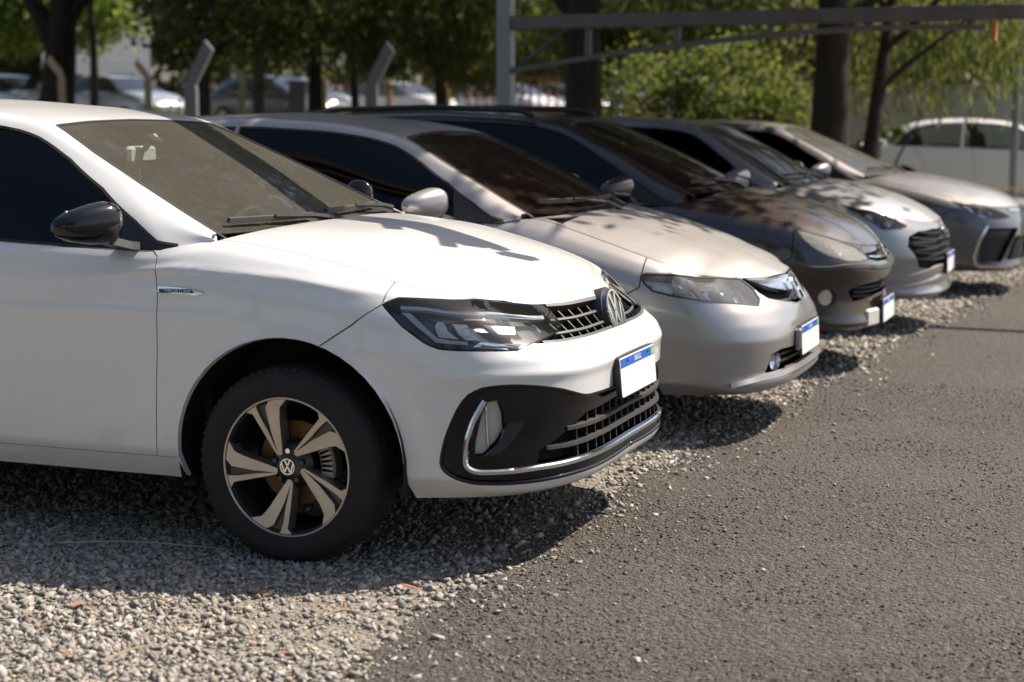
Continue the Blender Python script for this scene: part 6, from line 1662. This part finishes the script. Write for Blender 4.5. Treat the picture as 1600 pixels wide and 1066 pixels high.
far = build_car('white_saloon', CF, FEATS['silver'], dict(paint=M['white_paint_b'], screen=M['clear_screen'], side=M['clear_side'], lamp=M['lamp_glass']), (1.38, 22.6, -.132, 0), .07, .05)[0]
tag(far, 'white sedan parked far behind the grey sedan by the wall', 'car')

def far_car(label, paint_, loc, rz):
    C = dict(CAR_WHITE); C.pop('disp', None)
    S = lower_shell(C); G = greenhouse(C); H = Hood(C, S); root = empty('parked_car', (loc[0], loc[1], zf), rz); tag(root, label, 'car', 'cars parked behind the fence')
    def grid(Sf, su, sv, j0, j1, name, mat, i0=0, i1=None):
        P = Sf.P[i0:i1:su, j0:j1:sv]; nu, nv = P.shape[:2]; V = []; F = []
        for sd in (1, -1):
            k = len(V); V += list((P*np.array([1, sd, 1])).reshape(-1, 3)); F += [(k+i*nv+j, k+(i+1)*nv+j, k+(i+1)*nv+j+1, k+i*nv+j+1) for i in range(nu-1) for j in range(nv-1)]
        return MB().add(V, F).build(name, mat, root, smooth=True)
    grid(S, 16, 12, 0, None, 'body', paint_); gi = int(G.P.shape[0])
    grid(G, 14, 10, 0, 82, 'roof', paint_, int(gi*.32), int(gi*.80)); grid(G, 14, 10, 0, 92, 'windshield', M['window_dark'], 0, int(gi*.335)); grid(G, 14, 8, 90, None, 'side_window', M['window_dark'])
    grid(G, 14, 10, 0, 92, 'rear_window', M['window_dark'], int(gi*.78))
    x, y = H.outline(20); V = []; F = []
    for a, b in zip(x, y):
        for t in np.linspace(-1, 1, 7): V.append((a, b*t, float(H.z(np.array([a]), np.array([b*t]))[0])))
    F = [(i*7+j, (i+1)*7+j, (i+1)*7+j+1, i*7+j+1) for i in range(len(x)-1) for j in range(6)]; MB().add(V, F).build('hood', paint_, root, smooth=True)
    MB().box((-3.5, 0, 1.06), (.4, 1.2, .04), None, .01).build('boot_lid', paint_, root)
    for ax in (0, -2.65):
        for sd in (1, -1):
            w_ = MB().lathe(tyre_mesh(.318, .21, .2), 24).build('wheel', M['tyre'], root, auto=.6); w_.location = (ax, sd*.90, .312); w_.rotation_euler = (0, 0, math.pi if sd > 0 else 0)
            MB().lathe([(0, .01), (.2, .01), (.21, .03)], 20).build('rim', M['satin'], w_)
    for sd in (1, -1):
        q = np.array(FEATS['white']['S.headlight']); patch(S, FEATS['white']['S.headlight'], .004, .01, 'headlight', M['lamp_bowl'], root, sd)
    patch(S, [(0, .10), (.5, .10), (.5, .25), (0, .27)], .004, .01, 'grille', M['black_plastic'], root, -1); patch(S, [(0, .10), (.5, .10), (.5, .25), (0, .27)], .004, .01, 'grille', M['black_plastic'], root, 1)
    return root
def copy_tree(o, parent=None):
    c = o.copy(); COL.objects.link(c); c.parent = parent
    for ch_ in o.children: copy_tree(ch_, c)
    return c
M['far_blue'] = paint('pale_blue_car_paint', (.42, .47, .55), .3, .2); M['far_red'] = paint('red_car_paint', (.30, .03, .03), 0, .2); M['far_dark'] = paint('far_dark_car_paint', (.03, .033, .04), .2, .2)
proto = far_car('pale blue car behind the fence at the far left', M['far_blue'], (-22.6, 33.5), -.35)
for lab, mt, loc, rz in (('white car behind the fence left of the slim tree', 'white_paint', (-24.6, 31.3), -.4), ('dark car behind the first slanting grey post', 'far_dark', (-18.5, 35.0), -.3), ('pale blue car between the second and third tan post', 'far_blue', (-19.6, 37.6), -.5),
                         ('white car behind the second slanting grey post', 'white_paint', (-19.5, 45.0), -.3), ('white car seen far back over the silver sedan', 'white_paint', (-17.2, 48.6), -.5), ('pale car far back left of the carport column', 'far_blue', (-15.8, 50.6), -.3),
                         ('red car far back right of the carport column', 'far_red', (-14.6, 53.0), -.4), ('white car far back right of the big dark trunk', 'white_paint', (-11.2, 52.0), -.4)):
    c_ = copy_tree(proto); c_.location = (loc[0], loc[1], zf); c_.rotation_euler = (0, 0, rz); c_['label'] = lab
    for ch_ in c_.children:
        if ch_.name.split('.')[0] in ('body', 'roof', 'hood', 'boot_lid'):
            ch_.material_slots[0].link = 'OBJECT'; ch_.material_slots[0].material = M[mt]
